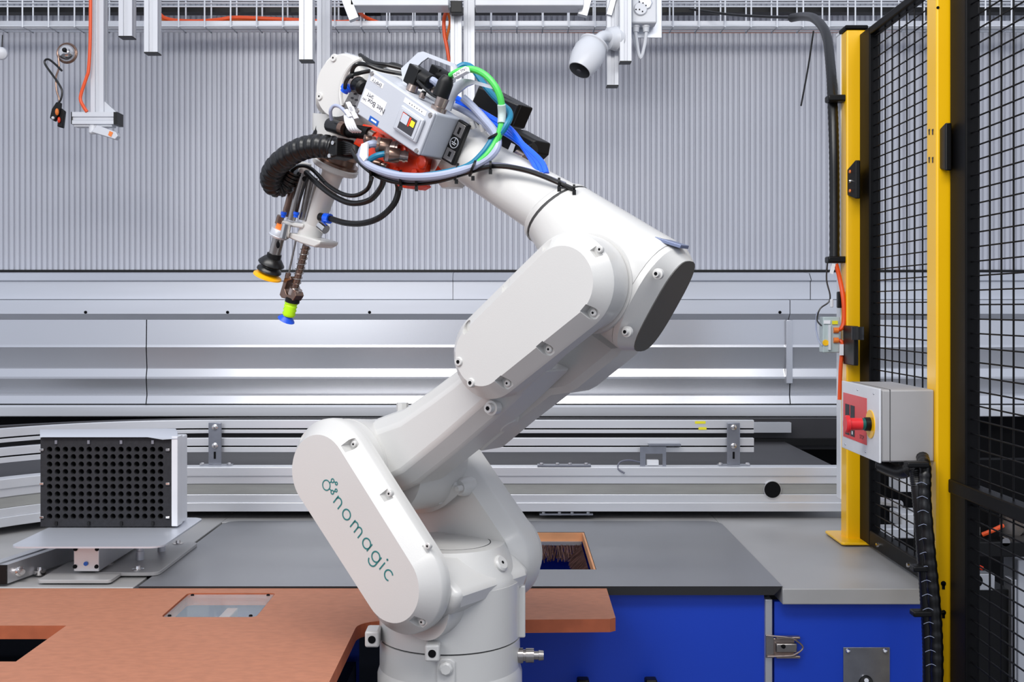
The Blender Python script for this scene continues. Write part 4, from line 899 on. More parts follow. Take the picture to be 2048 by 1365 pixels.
# plug on top of shoulder housing
a = A(805, 812, .0); mk('top_plug', MB().lathe(a-EZ*.02, a+EZ*.006, [(0, .012), (1, .012)], 8), 'robot', rb)
a0, a1 = A(770, 880, -.02), A(805, 830, -.02)
mk('hub_fairing', MB().lathe(U(u1_+.05, z1_-.01, .10), U(u1_+.05, z1_-.01, -.12), [(0, r1_*.8), (.5, r1_*.86), (1, r1_*.6)], 40), 'robot', rb)

# ---- forearm
NF = .045
def section(T, B, w_, n, k=32, p=2.6, shift=0.):
    """superellipse ring between image points T and B on the forearm plane, half width w_ along n"""
    t, b = A(*T, n), A(*B, n); c = (t+b)/2; h = (t-b)/2; hl = h.length; hd = h/hl; r = []
    for i in range(k):
        a = 2*pi*i/k; ca, sa = math.cos(a), math.sin(a)
        r.append(c+hd*hl*abs(ca)**(2/p)*(1 if ca >= 0 else -1)+EN*w_*abs(sa)**(2/p)*(1 if sa >= 0 else -1)+V((0, 0, 0)))
    return r
fo = MB().loft([section((1168, 375), (1076, 486), .070, NF, p=2), section((1176, 380), (1083, 494), .072, NF, p=2), section((1240, 419), (1140, 590), .090, NF, p=2.2), section((1300, 455), (1195, 655), .088, NF, p=2.3), section((1340, 478), (1232, 684), .082, NF, p=2.4), section((1352, 489), (1246, 696), .078, NF, p=2.4)])
mk('forearm_housing', fo, 'robot', rb, ang=40)
mk('cap_rim', MB().loft([section((1353, 490), (1247, 697), .079, NF, p=2.4), section((1363, 497), (1256, 703), .078, NF, p=2.4), section((1379, 522), (1279, 703), .044, NF, p=2.9)]), 'robot', rb, ang=20)
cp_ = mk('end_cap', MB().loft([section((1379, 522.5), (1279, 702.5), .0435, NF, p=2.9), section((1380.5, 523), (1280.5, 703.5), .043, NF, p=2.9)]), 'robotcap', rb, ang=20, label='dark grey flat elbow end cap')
for px, py in ((1315, 548), (1253, 664)):
    a = A(px, py, .115); mk('cap_screw', MB().lathe(a-EN*.006, a+EN*.006, [(0, .009), (.5, .009), (.55, .006), (1, .005)], 16), 'robot', rb)
    mk('screw_socket', MB().lathe(a+EN*.006, a+EN*.0066, [(0, .003), (1, .003)], 8), 'dark', rb)
a = A(1343, 491, .06)+EZ*.004; b_ = (A(1372, 497, .02)-A(1312, 478, .02)).normalized(); nt_ = b_.cross(EN).normalized()
Rm = Matrix((b_, EN, nt_)).transposed(); mk('blue_nameplate', MB().box(a, (.05, .03, .006), Rm), mat('blue_grey_plate', (120, 130, 160), .3, .3), rb, label='blue-grey name plate on the elbow', bevel=.001)
mk('nameplate_pad', MB().sphere(A(1325, 495, .03), .024, 20, 10, (1.4, .8, .5)), 'robot', rb)
mk('ring_seam', MB().loft([section((1168, 376), (1077, 485), .0705, NF, p=2), section((1164, 374), (1074, 482), .0705, NF, p=2)]), 'seam', rb)
mk('forearm_collar', MB().loft([section((1164, 372), (1072, 485), .071, NF, p=2), section((1157, 368), (1067, 478), .071, NF, p=2), section((1150, 369), (1066, 468), .064, NF, p=2)]), 'robot', rb, ang=40)
mk('forearm_tube', MB().loft([section((1152, 371), (1068, 464), .062, NF, p=2), section((1000, 292), (920, 362), .052, .022, p=2), section((960, 258), (880, 335), .055, .012, p=2), section((905, 205), (828, 305), .060, .0, p=2.4), section((800, 150), (735, 262), .060, 0, p=2.6), section((748, 128), (690, 240), .055, 0, p=2.6)]), 'robot', rb, ang=40)
# casting flange under box with bolts
for px, py in ((964, 257), (984, 262)): a = A(px-17, py, .055); mk('casting_bolt', MB().lathe(a, a+EZ*.012+EN*.006, [(0, .006), (.5, .006), (1, .005)], 12), 'robot', rb)
a = A(905, 368, .0); mk('lower_boss', MB().lathe(a+EZ*.01, a-EZ*.008, [(0, .028), (.5, .028), (1, .02)], 20), 'robot', rb)
# wrist head
hc = A(677, 172, .07); hr = 66*hc.y/F
mk('wrist_head', MB().lathe(hc, hc-EN*.14, [(0, hr*.93), (.05, hr), (.3, hr), (.31, hr*.97), (.33, hr*.97), (.34, hr), (1, hr)], 56), 'robot', rb, ang=40)
wf = MB().loft([section((700, 112), (668, 236), .068, 0, p=3), section((738, 130), (700, 240), .066, 0, p=3), section((775, 150), (735, 245), .05, 0, p=3)])
mk('wrist_fork', wf, 'robot', rb, ang=40)
mk('wrist_rim', MB().tube([A(x, y, .072) for x, y in ((722, 118), (705, 128), (692, 145), (684, 165), (681, 190), (684, 212))], .0042, 8, 4), 'robot', rb)
for px, py in ((668, 116), (640, 193)):
    a = A(px, py, .07); mk('wrist_screw', MB().lathe(a-EN*.004, a+EN*.003, [(0, .0085), (.6, .0085), (1, .007)], 16), 'robot', rb); mk('screw_socket', MB().lathe(a+EN*.003, a+EN*.0036, [(0, .002), (1, .002)], 6), 'dark', rb)
mk('wrist_lower', MB().loft([section((650, 232), (700, 236), .05, 0, p=4, k=24)[::1], section((648, 262), (700, 268), .048, 0, p=4, k=24), section((655, 298), (700, 304), .04, 0, p=3, k=24)]), 'robot', rb, ang=40)
mk('wrist_plate', MB().ext([A(689, 104, .03), A(745, 122, .03), A(744, 126, .03), A(692, 112, .03)], -EN*.05), 'alu', rb, label='thin metal plate on top of the wrist')

# lettering: strokes on the shoulder cover
def stroke(paths, w_):
    mb = MB()
    for pts in paths:
        L_ = []; R_ = []; k = len(pts); closed = (V(pts[0])-V(pts[-1])).length < 1e-6
        for i in range(k):
            a = V(pts[i-1] if i > 0 else (pts[-2] if closed else pts[0])); b = V(pts[i+1] if i < k-1 else (pts[1] if closed else pts[-1])); d = (b-a).normalized(); nn = V((-d.y, d.x))*w_/2; L_.append(V(pts[i])+nn); R_.append(V(pts[i])-nn)
        vs = [(p.x, p.y, 0) for p in L_]+[(p.x, p.y, 0) for p in R_]
        mb.add(vs, [(i, i+1, k+i+1, k+i) for i in range(k-1)])
    return mb
def arcp(cx, cy, r, a0, a1, n=18): return [(cx+r*math.cos(math.radians(a0+(a1-a0)*i/n)), cy+r*math.sin(math.radians(a0+(a1-a0)*i/n))) for i in range(n+1)]
def glyph(ch):
    r = .5
    if ch == 'n': return [[(0, 0), (0, 1)], [(0, .55)]+arcp(.4, .58, .4, 180, 0)+[(.8, 0)]], .8
    if ch == 'o': return [arcp(.52, .5, .5, 0, 360, 28)], 1.04
    if ch == 'm': return [[(0, 0), (0, 1)], [(0, .6)]+arcp(.34, .64, .34, 180, 0)+[(.68, 0)], [(.68, .6)]+arcp(1.02, .64, .34, 180, 0)+[(1.36, 0)]], 1.36
    if ch == 'a': return [arcp(.5, .5, .5, 0, 360, 28), [(1.0, 1), (1.0, 0)]], 1.0
    if ch == 'g': return [arcp(.5, .5, .5, 0, 360, 28), [(1.0, 1), (1.0, -.1)]+arcp(.5, -.1, .5, 0, -165)], 1.0
    if ch == 'i': return [[(0, 0), (0, 1)], arcp(0, 1.42, .05, 0, 360, 8)], 0.0
    if ch == 'c': return [arcp(.5, .5, .5, 50, 310, 20)], .85
b0 = A(668, 1011, N1); b1 = A(770, 1164, N1)
# baseline: from foot of n to foot of c
f0 = A(667, 1006, N1); f1 = A(776, 1164, N1)
u0, v0 = uz(f0); u1, v1 = uz(f1); bd_ = V((u1-u0, v1-v0)); bl_ = bd_.length; bd_.normalize(); up_ = V((-bd_.y, bd_.x))
word = 'nomagic'; gap = .60; tot = sum(glyph(c_)[1] for c_ in word)+gap*(len(word)-1)
h_ = bl_/tot; paths = []; cx = 0
for c_ in word:
    g_, w_ = glyph(c_)
    for p_ in g_: paths.append([((x+cx)*h_, y*h_) for x, y in p_])
    cx += w_+gap
mb = stroke(paths, .0026)
mb.v = [U(u0+bd_.x*p.x+up_.x*p.y, v0+bd_.y*p.x+up_.y*p.y, N1+.0006) for p in mb.v]
mk('lettering', mb, 'teal', cov, label='teal lettering nomagic')
def cir(px, py, r): u, v = uz(A(px, py, N1)); return arcp(u, v, r, 0, 360, 28)
lg = [cir(653, 971, .0092), cir(665.5, 962, .0034), cir(673, 967.5, .0026), cir(665, 985, .0034), cir(672.5, 981.5, .0026)]
for a, b in (((659.5, 966), (663, 964)), ((668, 963), (671, 966)), ((659, 978), (663, 982)), ((667.5, 984.5), (670.5, 982.5))): lg.append([uz(A(*a, N1)), uz(A(*b, N1))])
mb = stroke(lg, .0021); mb.v = [U(p.x, p.y, N1+.0006) for p in mb.v]
mk('emblem', mb, 'teal', cov, label='teal emblem of linked circles')

# ================================================================== CONTROL BOX ON THE WRIST
NB = .15
TL, TR, BR, BL = (741, 139), (870, 226), (837, 311), (709, 225)
xb = thing('control_box', 'light grey electronics box with stickers and small display on the robot forearm', 'box', tuple(A(790, 300, .1)))
quad = [A(*c_, NB) for c_ in (TL, TR, BR, BL)]
mk('box_body', MB().loft([[p+EN*(-.078) for p in quad], [p-EN*.006 for p in quad]]), 'ltgrey', xb, bevel=.004, seg=3)
def qi(fx, fy, q_=None): q_ = q_ or quad; t_ = q_[0].lerp(q_[1], fx); b2 = q_[3].lerp(q_[2], fx); return t_.lerp(b2, fy)
mk('box_lid', MB().loft([[p-EN*.0055 for p in quad], quad]), 'ltgrey', xb, bevel=.003, seg=3)
def patch(x0, y0, x1, y1, t0, t1, m, nm, bev=.0008, par=xb): 
    pp = [qi(x0, y0), qi(x1, y0), qi(x1, y1), qi(x0, y1)]; return mk(nm, MB().loft([[p+EN*t0 for p in pp], [p+EN*t1 for p in pp]]), m, par, bevel=bev)
patch(.05, .10, .245, .21, 0, .0006, 'paper', 'sticker'); patch(.03, .41, .37, .72, 0, .0006, 'paper', 'sticker')
patch(.22, .855, .36, .98, 0, .001, 'bluelabel', 'blue_badge', .003); patch(.255, .895, .335, .935, .001, .0014, 'paper', 'badge_mark', 0)
patch(.57, .08, .90, .19, 0, .0006, 'paper', 'sticker')
for i in range(6): patch(.65+i*.037, .125, .66+i*.037, .15, .0006, .0010, 'ink', 'dot', 0)
patch(.585, .24, .93, .80, 0, .007, 'ltgrey', 'display_frame', .003); patch(.62, .29, .90, .75, .007, .0085, 'ltgrey', 'display_frame', .002)
dsp = patch(.655, .34, .865, .71, .0086, .0092, 'ink', 'display', 0)
patch(.66, .35, .72, .50, .0093, .0096, 'redor', 'display_light', 0, dsp); patch(.665, .36, .76, .56, .0094, .0100, 'ledge', 'display_light', 0, dsp); patch(.77, .36, .79, .56, .0094, .0100, 'redor', 'display_light', 0, dsp)
patch(.80, .40, .85, .52, .0094, .0100, 'glow', 'display_light', 0, dsp)
for fx, fy in ((.04, .06), (.955, .10), (.955, .94), (.03, .93)): a = qi(fx, fy); mk('lid_screw', MB().lathe(a, a+EN*.002, [(0, .005), (1, .004)], 14), 'steel', xb)
xd = (quad[1]-quad[0]).normalized(); yd = (quad[0]-quad[3]).normalized()
textmesh('Net Box', qi(.25, .60)+EN*.0012, -xd, -yd, .014, 'ink', xb); textmesh('SMT', qi(.13, .48)+EN*.0012, -xd, -yd, .010, 'ink', xb); textmesh('24V', qi(.07, .62)+EN*.0012, -xd, -yd, .007, 'ink', xb); textmesh('EMPTY', qi(.15, .155)+EN*.0012, -xd, -yd, .009, 'ink', xb)
# top connectors
upb = (quad[0]-quad[3]).normalized()
def conn(px, py, n, ln, r, m, nm, prof=None, dirv=None, par=xb): a = A(px, py, n); d = dirv or upb; return mk(nm, MB().lathe(a, a+d*ln, prof or [(0, r), (1, r*.9)], 18), m, par)
conn(823, 182, .115, .012, .011, 'nickel', 'gland'); conn(843, 196, .125, .010, .006, 'nickel', 'gland'); conn(846, 190, .125, .007, .005, 'black', 'gland')
conn(876, 222, .12, .026, .014, 'nickel', 'gland', [(0, .015), (.3, .015), (.31, .011), (1, .012)])
conn(866, 190, .07, .012, .012, 'nickel', 'gland')
def cap_(p, q_, r, m, nm, lab, prof=None): return mk(nm, MB().lathe(p, q_, prof or [(0, r*.9), (.08, r), (.92, r), (1, r*.85)], 20), m, xb)
cap_(A(881, 193, .12), A(896, 152, .12), .014, 'black', 'black_plug', '', [(0, .015), (.7, .0145), (.9, .011), (1, .008)])
el = MB().box(A(832, 153, .10), (.028, .03, .036), Matrix((xd, EN, upb)).transposed()); el.cyl(A(836, 150, .10), A(862, 165, .10), .0145, 18).cyl(A(826, 163, .10), A(823, 180, .10), .010, 12)
mk('elbow_plug', el, 'black', xb, bevel=.002)
el = MB().box(A(874, 150, .05), (.024, .026, .030), Matrix((xd, EN, upb)).transposed()); el.cyl(A(878, 152, .05), A(898, 160, .05), .014, 18).cyl(A(872, 158, .05), A(866, 185, .06), .009, 12)
mk('elbow_plug', el, 'black', xb, bevel=.002)
# black and silver side plate
pp = [(917, 238), (936, 250), (904, 331), (882, 318)]
gp = [A(*c_, .085) for c_ in pp]; mk('side_plate', MB().loft([gp, [p-EN*.012 for p in gp]]), 'black', xb, bevel=.002)
def gpatch(x0, y0, x1, y1, m, nm, t=.0012): q_ = [qi(x0, y0, gp), qi(x1, y0, gp), qi(x1, y1, gp), qi(x0, y1, gp)]; mk(nm, MB().loft([q_, [p+EN*t for p in q_]]), m, xb, bevel=.0004)
gpatch(.12, .05, .88, .36, 'steel', 'silver_insert'); gpatch(.12, .68, .88, .95, 'steel', 'silver_insert')
gpatch(.4, .14, .6, .30, 'dark', 'key_slot', .0016); gpatch(.4, .74, .6, .86, 'dark', 'key_slot', .0016)
a = qi(.5, .52, gp)+EN*.0012; rg = MB()
g1 = (gp[1]-gp[0]).normalized(); g2 = (gp[3]-gp[0]).normalized()
rg.tube([a+(g1*math.cos(i*pi/8)+g2*math.sin(i*pi/8))*.0095 for i in range(17)], .0009, 5, 1); rg.tube([a-g2*.009, a], .0008, 5, 1); rg.tube([a-g1*.006, a+g1*.006], .0008, 5, 1); rg.tube([a-g1*.004+g2*.003, a+g1*.004+g2*.003], .0008, 5, 1)
mk('earth_symbol', rg, 'ledge', xb)

# guard brackets (bent sheet)
def ribbon(outer, inner, t, dirv=None):
    mb = MB(); k = len(outer); o_ = [A(*p) for p in outer]; i_ = [A(*p) for p in inner]; d = (dirv or -EN)*t
    vs = o_+i_+[p+d for p in o_]+[p+d for p in i_]; fs = []
    for j in range(k-1): fs += [(j, j+1, k+j+1, k+j), (2*k+j, 3*k+j, 3*k+j+1, 2*k+j+1), (j, 2*k+j, 2*k+j+1, j+1), (k+j, k+j+1, 3*k+j+1, 3*k+j)]
    fs += [(0, k, 3*k, 2*k), (k-1, 3*k-1, 4*k-1, 2*k-1)]
    return mb.add(vs, fs)
g1_ = thing('guard_bracket', 'bent pale sheet metal guard over the plugs, nearer the wrist', 'bracket', tuple(A(812, 180, .09)), 'bent guard brackets on the forearm')
mk('bent_sheet', ribbon([(806, 168, .09), (802, 137, .09), (836, 105, .09), (846, 103, .09), (910, 128, .09), (914, 140, .09), (908, 165, .02)], [(822, 172, .09), (826, 142, .09), (843, 124, .09), (856, 115, .09), (906, 134, .09), (907, 142, .09), (902, 167, .02)], .004), 'ledge', g1_, ang=10)
mk('back_sheet', MB().add([A(836, 105, .088), A(846, 103, .088), A(910, 128, .088), A(906, 134, .03), A(852, 116, .03), A(838, 120, .03)], [(0, 1, 2, 3, 4, 5)]), 'ledge', g1_) if False else None
g2_ = thing('guard_bracket', 'bent pale sheet metal guard over the grey cables, farther from the wrist', 'bracket', tuple(A(890, 218, .09)), 'bent guard brackets on the forearm')
mk('bent_sheet', ribbon([(884, 216, .09), (893, 178, .09), (900, 170, .09), (925, 157, .09), (942, 159, .09), (987, 172, .09), (1000, 186, .09)], [(900, 222, .09), (909, 196, .09), (914, 188, .09), (933, 173, .09), (946, 168, .09), (992, 180, .09), (996, 188, .09)], .004), 'ledge', g2_, ang=10)

# orange-red valve block
vb = thing('valve_block', 'bright orange-red cast block under the grey box on the wrist', 'valve block', tuple(A(800, 370, .05)))
prism([(738, 250), (752, 256), (800, 286), (838, 312), (862, 318), (866, 330), (858, 352), (835, 362), (842, 372), (830, 379), (815, 376), (800, 350), (760, 340), (722, 322), (716, 295), (730, 268)], .06, .02, .085, .008, 'block_body', vb, 'redor', bev=.004)
prism([(805, 356), (846, 358), (843, 372), (832, 380), (818, 376)], .06, .04, .095, .003, 'lower_lug', vb, 'redor', bev=.003)
for px, py, r in ((808, 300, .009), (846, 325, .012), (832, 345, .007), (795, 340, .006), (765, 275, .006)):
    a = A(px, py, .085); mk('boss', MB().lathe(a, a+EN*.008, [(0, r), (.8, r), (1, r*.7)], 16), 'redor', vb)
def mconn(p, q_, r, lab):
    t = thing('metal_connector', lab, 'connector', tuple(A(*q_)), 'metal connectors on the valve block')
    a, b = A(*p), A(*q_); mk('thread', MB().lathe(a, a.lerp(b, .35), [(0, r*.8), (.3, r*.8), (.31, r*.92), (.6, r*.92), (.61, r*.8), (1, r*.8)], 20), 'nickel', t)
    mk('sleeve', MB().lathe(a.lerp(b, .35), a.lerp(b, .8), [(0, r), (.1, r*1.05), (.9, r*1.05), (1, r)], 20), 'brown', t); mk('nut', MB().lathe(a.lerp(b, .8), b, [(0, r*1.15), (.7, r*1.15), (1, r*.8)], 6), 'nickel', t)
    return t
mconn((797, 297, .10), (753, 290, .12), .0145, 'largest bronze metal connector, feeding the grey cable under the box')
mconn((816, 315, .10), (768, 308, .13), .0135, 'metal connector with the teal cable under the box')
mconn((752, 281, .10), (727, 278, .115), .008, 'smallest metal connector nearest the hose')
mconn((775, 335, .09), (742, 324, .10), .009, 'lowest metal connector, below the teal cable')
mconn((738, 312, .08), (725, 307, .09), .007, 'short metal connector between the grey and teal cables')
# black air cylinder-like part above block
t = thing('black_air_fitting', 'black cylindrical air fitting above the orange-red block', 'fitting', tuple(A(720, 270, .08)))
mk('barrel', MB().cyl(A(700, 262, .08), A(740, 268, .08), .0135, 18), 'black', t); mk('tip', MB().cyl(A(740, 268, .08), A(750, 273, .08), .009, 14), 'nickel', t)
mk('head', MB().cyl(A(660, 250, .07), A(700, 262, .08), .0145, 16), 'rubber', t)
mk('brass_ring', MB().cyl(A(682, 255, .09), A(690, 258, .09), .013, 16), 'brown', t)
t = thing('round_plug', 'silver round plug with black cap between wrist head and grey box', 'plug', tuple(A(715, 185, .08)))
mk('silver_barrel', MB().lathe(A(702, 158, .08), A(716, 170, .09), [(0, .013), (.3, .015), (1, .017)], 20), 'nickel', t); mk('black_cap', MB().lathe(A(716, 170, .09), A(728, 176, .10), [(0, .016), (.8, .015), (1, .010)], 20), 'black', t)
t = thing('valve_plate', 'metal valve plate with small printed markings between wrist head and box', 'plate', tuple(A(712, 225, .06)))
mk('plate', MB().loft([[A(x, y, .07) for x, y in ((712, 160), (737, 172), (712, 232), (684, 215))], [A(x, y, .05) for x, y in ((712, 160), (737, 172), (712, 232), (684, 215))]]), 'steel', t)
for i, (px, py) in enumerate(((704, 182), (710, 188), (704, 196), (712, 200), (700, 205), (708, 212))): a = A(px, py, .072); mk('printed_mark', MB().box(a, (.005, .001, .003)), 'ink', t)
one('blue_push_fitting', MB().lathe(A(694, 174, .10), A(688, 184, .10), [(0, .011), (.5, .011), (.55, .008), (1, .008)], 14), 'bluec', 'bright blue push-in fitting beside the wrist head', 'fitting')
# motors behind forearm
t = thing('black_motor', 'black square motor block behind the guard bracket', 'motor', tuple(A(990, 250, -.1)))
prism([(948, 205), (962, 172), (985, 180), (1042, 210), (1024, 252), (1000, 258), (945, 250), (945, 225)], -.03, -.075, -.02, .004, 'motor_body', t, 'black', bev=.002)
prism([(1005, 195), (1042, 210), (1024, 252), (1000, 243)], -.015, -.02, -.008, .002, 'motor_face', t, 'rubber', bev=.002)
t = thing('black_motor', 'lower black motor block with small label above the forearm', 'motor', tuple(A(1040, 320, -.06)))
prism([(1008, 262), (1028, 256), (1074, 281), (1070, 305), (1052, 322), (1012, 314), (998, 285)], .0, -.05, .005, .004, 'motor_body', t, 'black', bev=.002)
pp = [A(x, y, .007) for x, y in ((1023, 286), (1031, 290), (1023, 313), (1013, 309))]; mk('label', MB().loft([pp, [p+EN*.001 for p in pp]]), 'paper', t)
mk('fitting', MB().cyl(A(1033, 309, .01), A(1048, 318, .01), .010, 14), 'nickel', t); mk('fitting', MB().cyl(A(1060, 300, .01), A(1070, 296, .01), .010, 14), 'black', t)
one('bronze_bracket', MB().loft([[A(x, y, .075) for x, y in ((864, 318), (882, 320), (868, 345), (860, 344))], [A(x, y, .03) for x, y in ((864, 318), (882, 320), (868, 345), (860, 344))]]), 'nickel', 'bronze bracket at the right end of the orange-red block', 'bracket')

# ---- cables on the arm
def ac(name, pts, r, m, lab, cat='cable', sm=6, n=10, group=None): return one(name, MB().tube([A(*p) for p in pts], r, n, sm), m, lab, cat, group)
ac('grey_cable', [(757, 290, .12), (745, 288, .135), (733, 292, .14), (724, 302, .14), (724, 318, .14), (745, 335, .145), (790, 350, .145), (840, 354, .14), (890, 349, .13), (940, 335, .11), (975, 318, .10), (994, 295, .09), (992, 268, .08), (970, 240, .07), (945, 213, .07), (925, 195, .08)], .0072, 'greyc', 'thick lilac-grey cable curving under the box and up over the forearm')
ac('grey_cable', [(716, 310, .12), (730, 328, .13), (765, 348, .13), (815, 360, .13), (870, 357, .12), (925, 343, .105), (960, 332, .10), (1000, 331, .10), (1060, 343, .095), (1110, 362, .09), (1130, 370, .085)], .0048, 'dkgreyc', 'slim dark grey cable in the loop below the thick grey one')
ac('black_cable', [(703, 300, .12), (722, 328, .125), (760, 355, .125), (810, 367, .12), (870, 364, .11), (930, 347, .10), (985, 333, .105), (1040, 338, .10), (1085, 352, .095), (1120, 367, .09), (1145, 378, .08)], .0042, 'rubber', 'black cable lowest in the loop below the box, running onto the elbow')
ac('teal_cable', [(770, 308, .13), (755, 311, .14), (742, 318, .14), (735, 326, .13), (752, 336, .13), (790, 347, .135), (830, 353, .13), (900, 343, .12), (940, 330, .11), (967, 305, .10), (985, 280, .09), (1003, 265, .085), (1014, 248, .08), (1020, 235, .07), (1018, 222, .06), (1005, 210, .05), (985, 190, .05), (965, 165, .05), (945, 137, .05), (928, 130, .05), (912, 138, .06)], .0058, 'tealc', 'teal cable from its connector around the loop and over the forearm')
ac('green_cable', [(901, 152, .11), (920, 142, .11), (945, 139, .10), (970, 150, .095), (990, 172, .09), (1001, 197, .085), (1004, 225, .08), (1002, 255, .085), (992, 285, .09), (975, 310, .10), (958, 325, .105)], .0062, 'green', 'bright green cable arching over the guard brackets')
one('clear_sleeve', MB().tube([A(1003, 210, .087), A(1004, 228, .082), A(1003, 247, .085)], .0075, 12, 4), 'junction', 'clear sleeve around the green cable', 'sleeve')
for k, off in enumerate((-8, 0, 8)):
    ac('blue_tube', [(915+off*.2, 205+off, .04), (945+off*.2, 220+off*.8, .05), (985, 245+off*.9, .05), (1020, 265+off*.8, .05), (1050+off*.4, 295+off*.2, .05), (1075+off, 325, .05), (1085+off*.9, 347, .055)], .0058, 'bluec', ('upper', 'middle', 'lower')[k]+' of the three bright blue air tubes over the forearm', 'air tube', group='blue air tubes over the forearm')
ac('grey_cable', [(908, 212, .05), (925, 220, .06), (950, 235, .06), (975, 255, .06), (990, 272, .07)], .006, 'greyc', 'short grey cable below the blue tubes at the guard bracket')
ac('grey_cable', [(857, 158, .10), (868, 162, .10), (880, 175, .09), (884, 190, .08)], .0065, 'greyc', 'short grey cable from the black elbow plug')
ac('black_cable', [(835, 162, .115), (850, 177, .12), (865, 190, .125), (878, 196, .125)], .003, 'rubber', 'thin black cable between the two black plugs on the box')
# black wires between wrist and box
ac('black_wire', [(720, 110, .06), (745, 125, .07), (775, 130, .07), (805, 137, .06)], .0042, 'rubber', 'upper black wire from the wrist plate to the guard bracket', 'wire', group='black wires over the box')
ac('black_wire', [(703, 155, .11), (706, 137, .12), (716, 128, .12), (735, 130, .10), (762, 140, .09), (805, 148, .08)], .0042, 'rubber', 'black wire bending sharply over the round plug', 'wire', group='black wires over the box')
ac('black_wire', [(690, 178, .105), (692, 163, .12), (702, 151, .12), (720, 146, .10), (740, 142, .09)], .0040, 'rubber', 'black wire rising from the blue fitting', 'wire', group='black wires over the box')
ac('black_wire', [(728, 118, .06), (755, 134, .05), (785, 128, .05), (808, 136, .05)], .0036, 'rubber', 'short black wire behind the others above the box', 'wire', group='black wires over the box')
ac('white_wire', [(663, 240, .09), (661, 222, .10), (668, 212, .10), (680, 214, .10), (695, 228, .10)], .0035, 'greyc', 'grey wire loop at the bottom of the wrist head', 'wire')
for k in range(4):
    ac('white_wire', [(690+k*4, 232, .10), (692+k*5, 245, .11), (698+k*5, 258, .11), (706+k*5, 264, .10)], .0028, 'white', ('leftmost', 'second from left', 'third from left', 'rightmost')[k]+' of the four thin white wires below the wrist', 'wire', group='white wires below the wrist')
for k, (a_, b__) in enumerate((((694, 205), (704, 222)), ((690, 220), (700, 232)), ((700, 214), (712, 236)))):
    c_ = [A(a_[0]-3, a_[1], .11), A(a_[0]+4, a_[1]-2, .11), A(b__[0]+3, b__[1], .11), A(b__[0]-4, b__[1]+2, .11)]
    one('label_tag', MB().loft([c_, [p-EN*.004 for p in c_]]), 'paper', ('upper', 'left lower', 'right lower')[k]+' white label tag on the wires at the wrist', 'tag')
c_ = [A(905, 148, .125), A(930, 132, .125), A(933, 143, .125), A(907, 157, .125)]
tg = thing('cable_label', 'white printed label tag on the green cable', 'tag', tuple(c_[3])); mk('tag', MB().loft([c_, [p-EN*.012 for p in c_]]), 'paper', tg, bevel=.001)
textmesh('XNN-TN1', (c_[0]+c_[2])/2+EN*.001, c_[1]-c_[0], c_[0]-c_[3], .008, 'ink', tg)
c_ = [A(722, 288, .15), A(734, 284, .15), A(733, 316, .15), A(727, 324, .15), A(718, 312, .15)]
one('cable_label', MB().loft([c_, [p-EN*.006 for p in c_]]), 'paper', 'blank white label on the thick grey cable beside the hose', 'tag', bevel=.001)
def tie(px, py, n, r, lab, ang=0.):
    a = A(px, py, n); d = V((math.cos(ang), 0, -math.sin(ang)))
    one('cable_tie', MB().lathe(a-d*.002, a+d*.002, [(0, r), (1, r)], 16).box(a+V((0, -.004, -r-.002)), (.006, .006, .008)), 'black', lab, 'cable tie', 'black cable ties on the wrist cables')
tie(742, 338, .135, .016, 'black cable tie on the loop beside the hose clamp'); tie(802, 357, .135, .016, 'black cable tie on the loop below the orange-red block'); tie(833, 362, .13, .013, 'black cable tie at the lowest point of the loop')
tie(946, 336, .105, .017, 'black cable tie on the loop below the black side plate', .4); tie(913, 344, .11, .016, 'black cable tie left of the forearm boss', .2); tie(990, 272, .085, .014, 'black cable tie around green and teal cables', 1.1)
tie(981, 332, .11, .009, 'black cable tie on the two black cables over the forearm'); tie(1118, 366, .09, .009, 'black cable tie near the elbow ring'); tie(1148, 376, .082, .006, 'black cable tie on the elbow ring')
# ---- corrugated hose and clamp
hz = thing('corrugated_hose', 'glossy black corrugated vacuum hose curving from wrist to gripper', 'hose', tuple(A(545, 385, .05)))
hpts = [(668, 296, .08), (640, 292, .09), (610, 296, .095), (580, 310, .095), (553, 333, .09), (543, 355, .08), (549, 371, .06), (566, 370, .045), (580, 352, .04), (588, 338, .04)]
mk('hose_tube', MB().tube([A(*p) for p in hpts], .021, 20, 16, rf=lambda i, n: .0215+(.0024 if i % 7 in (1, 2, 3, 4) else -.0006)), 'rubber', hz, ang=60)
c_ = [A(664, 276, .115), A(674, 274, .115), A(673, 312, .115), A(656, 318, .115), A(655, 300, .115)]
t = thing('hose_clamp', 'black block clamp with two silver bolts at the end of the hose', 'clamp', tuple(c_[3])); mk('clamp_block', MB().loft([c_, [p-EN*.05 for p in c_]]), 'black', t, bevel=.003)
for px, py in ((667, 286), (660, 312)): a = A(px, py, .115); mk('bolt', MB().lathe(a, a+EN*.003, [(0, .004), (1, .004)], 14), 'chrome', t)
for k in range(6):
    ac('black_air_tube', [(674, 283+k*5, .09-k*.004), (690, 285+k*4.4, .10), (708, 292+k*3, .10), (722, 300+k*2.4, .09)], .0034, 'rubber', ('uppermost', 'second', 'third', 'fourth', 'fifth', 'lowest')[k]+' of the six bundled black air tubes at the hose clamp', 'air tube', group='bundled black air tubes at the hose clamp')
cl_ = MB(); one('black_wire_strand', MB().tube([A(640, 245, .04), A(636, 262, .04), (A(628, 278, .04))], .008, 8, 4), 'rubber', 'short black ribbed lead left of the wrist joint', 'lead')

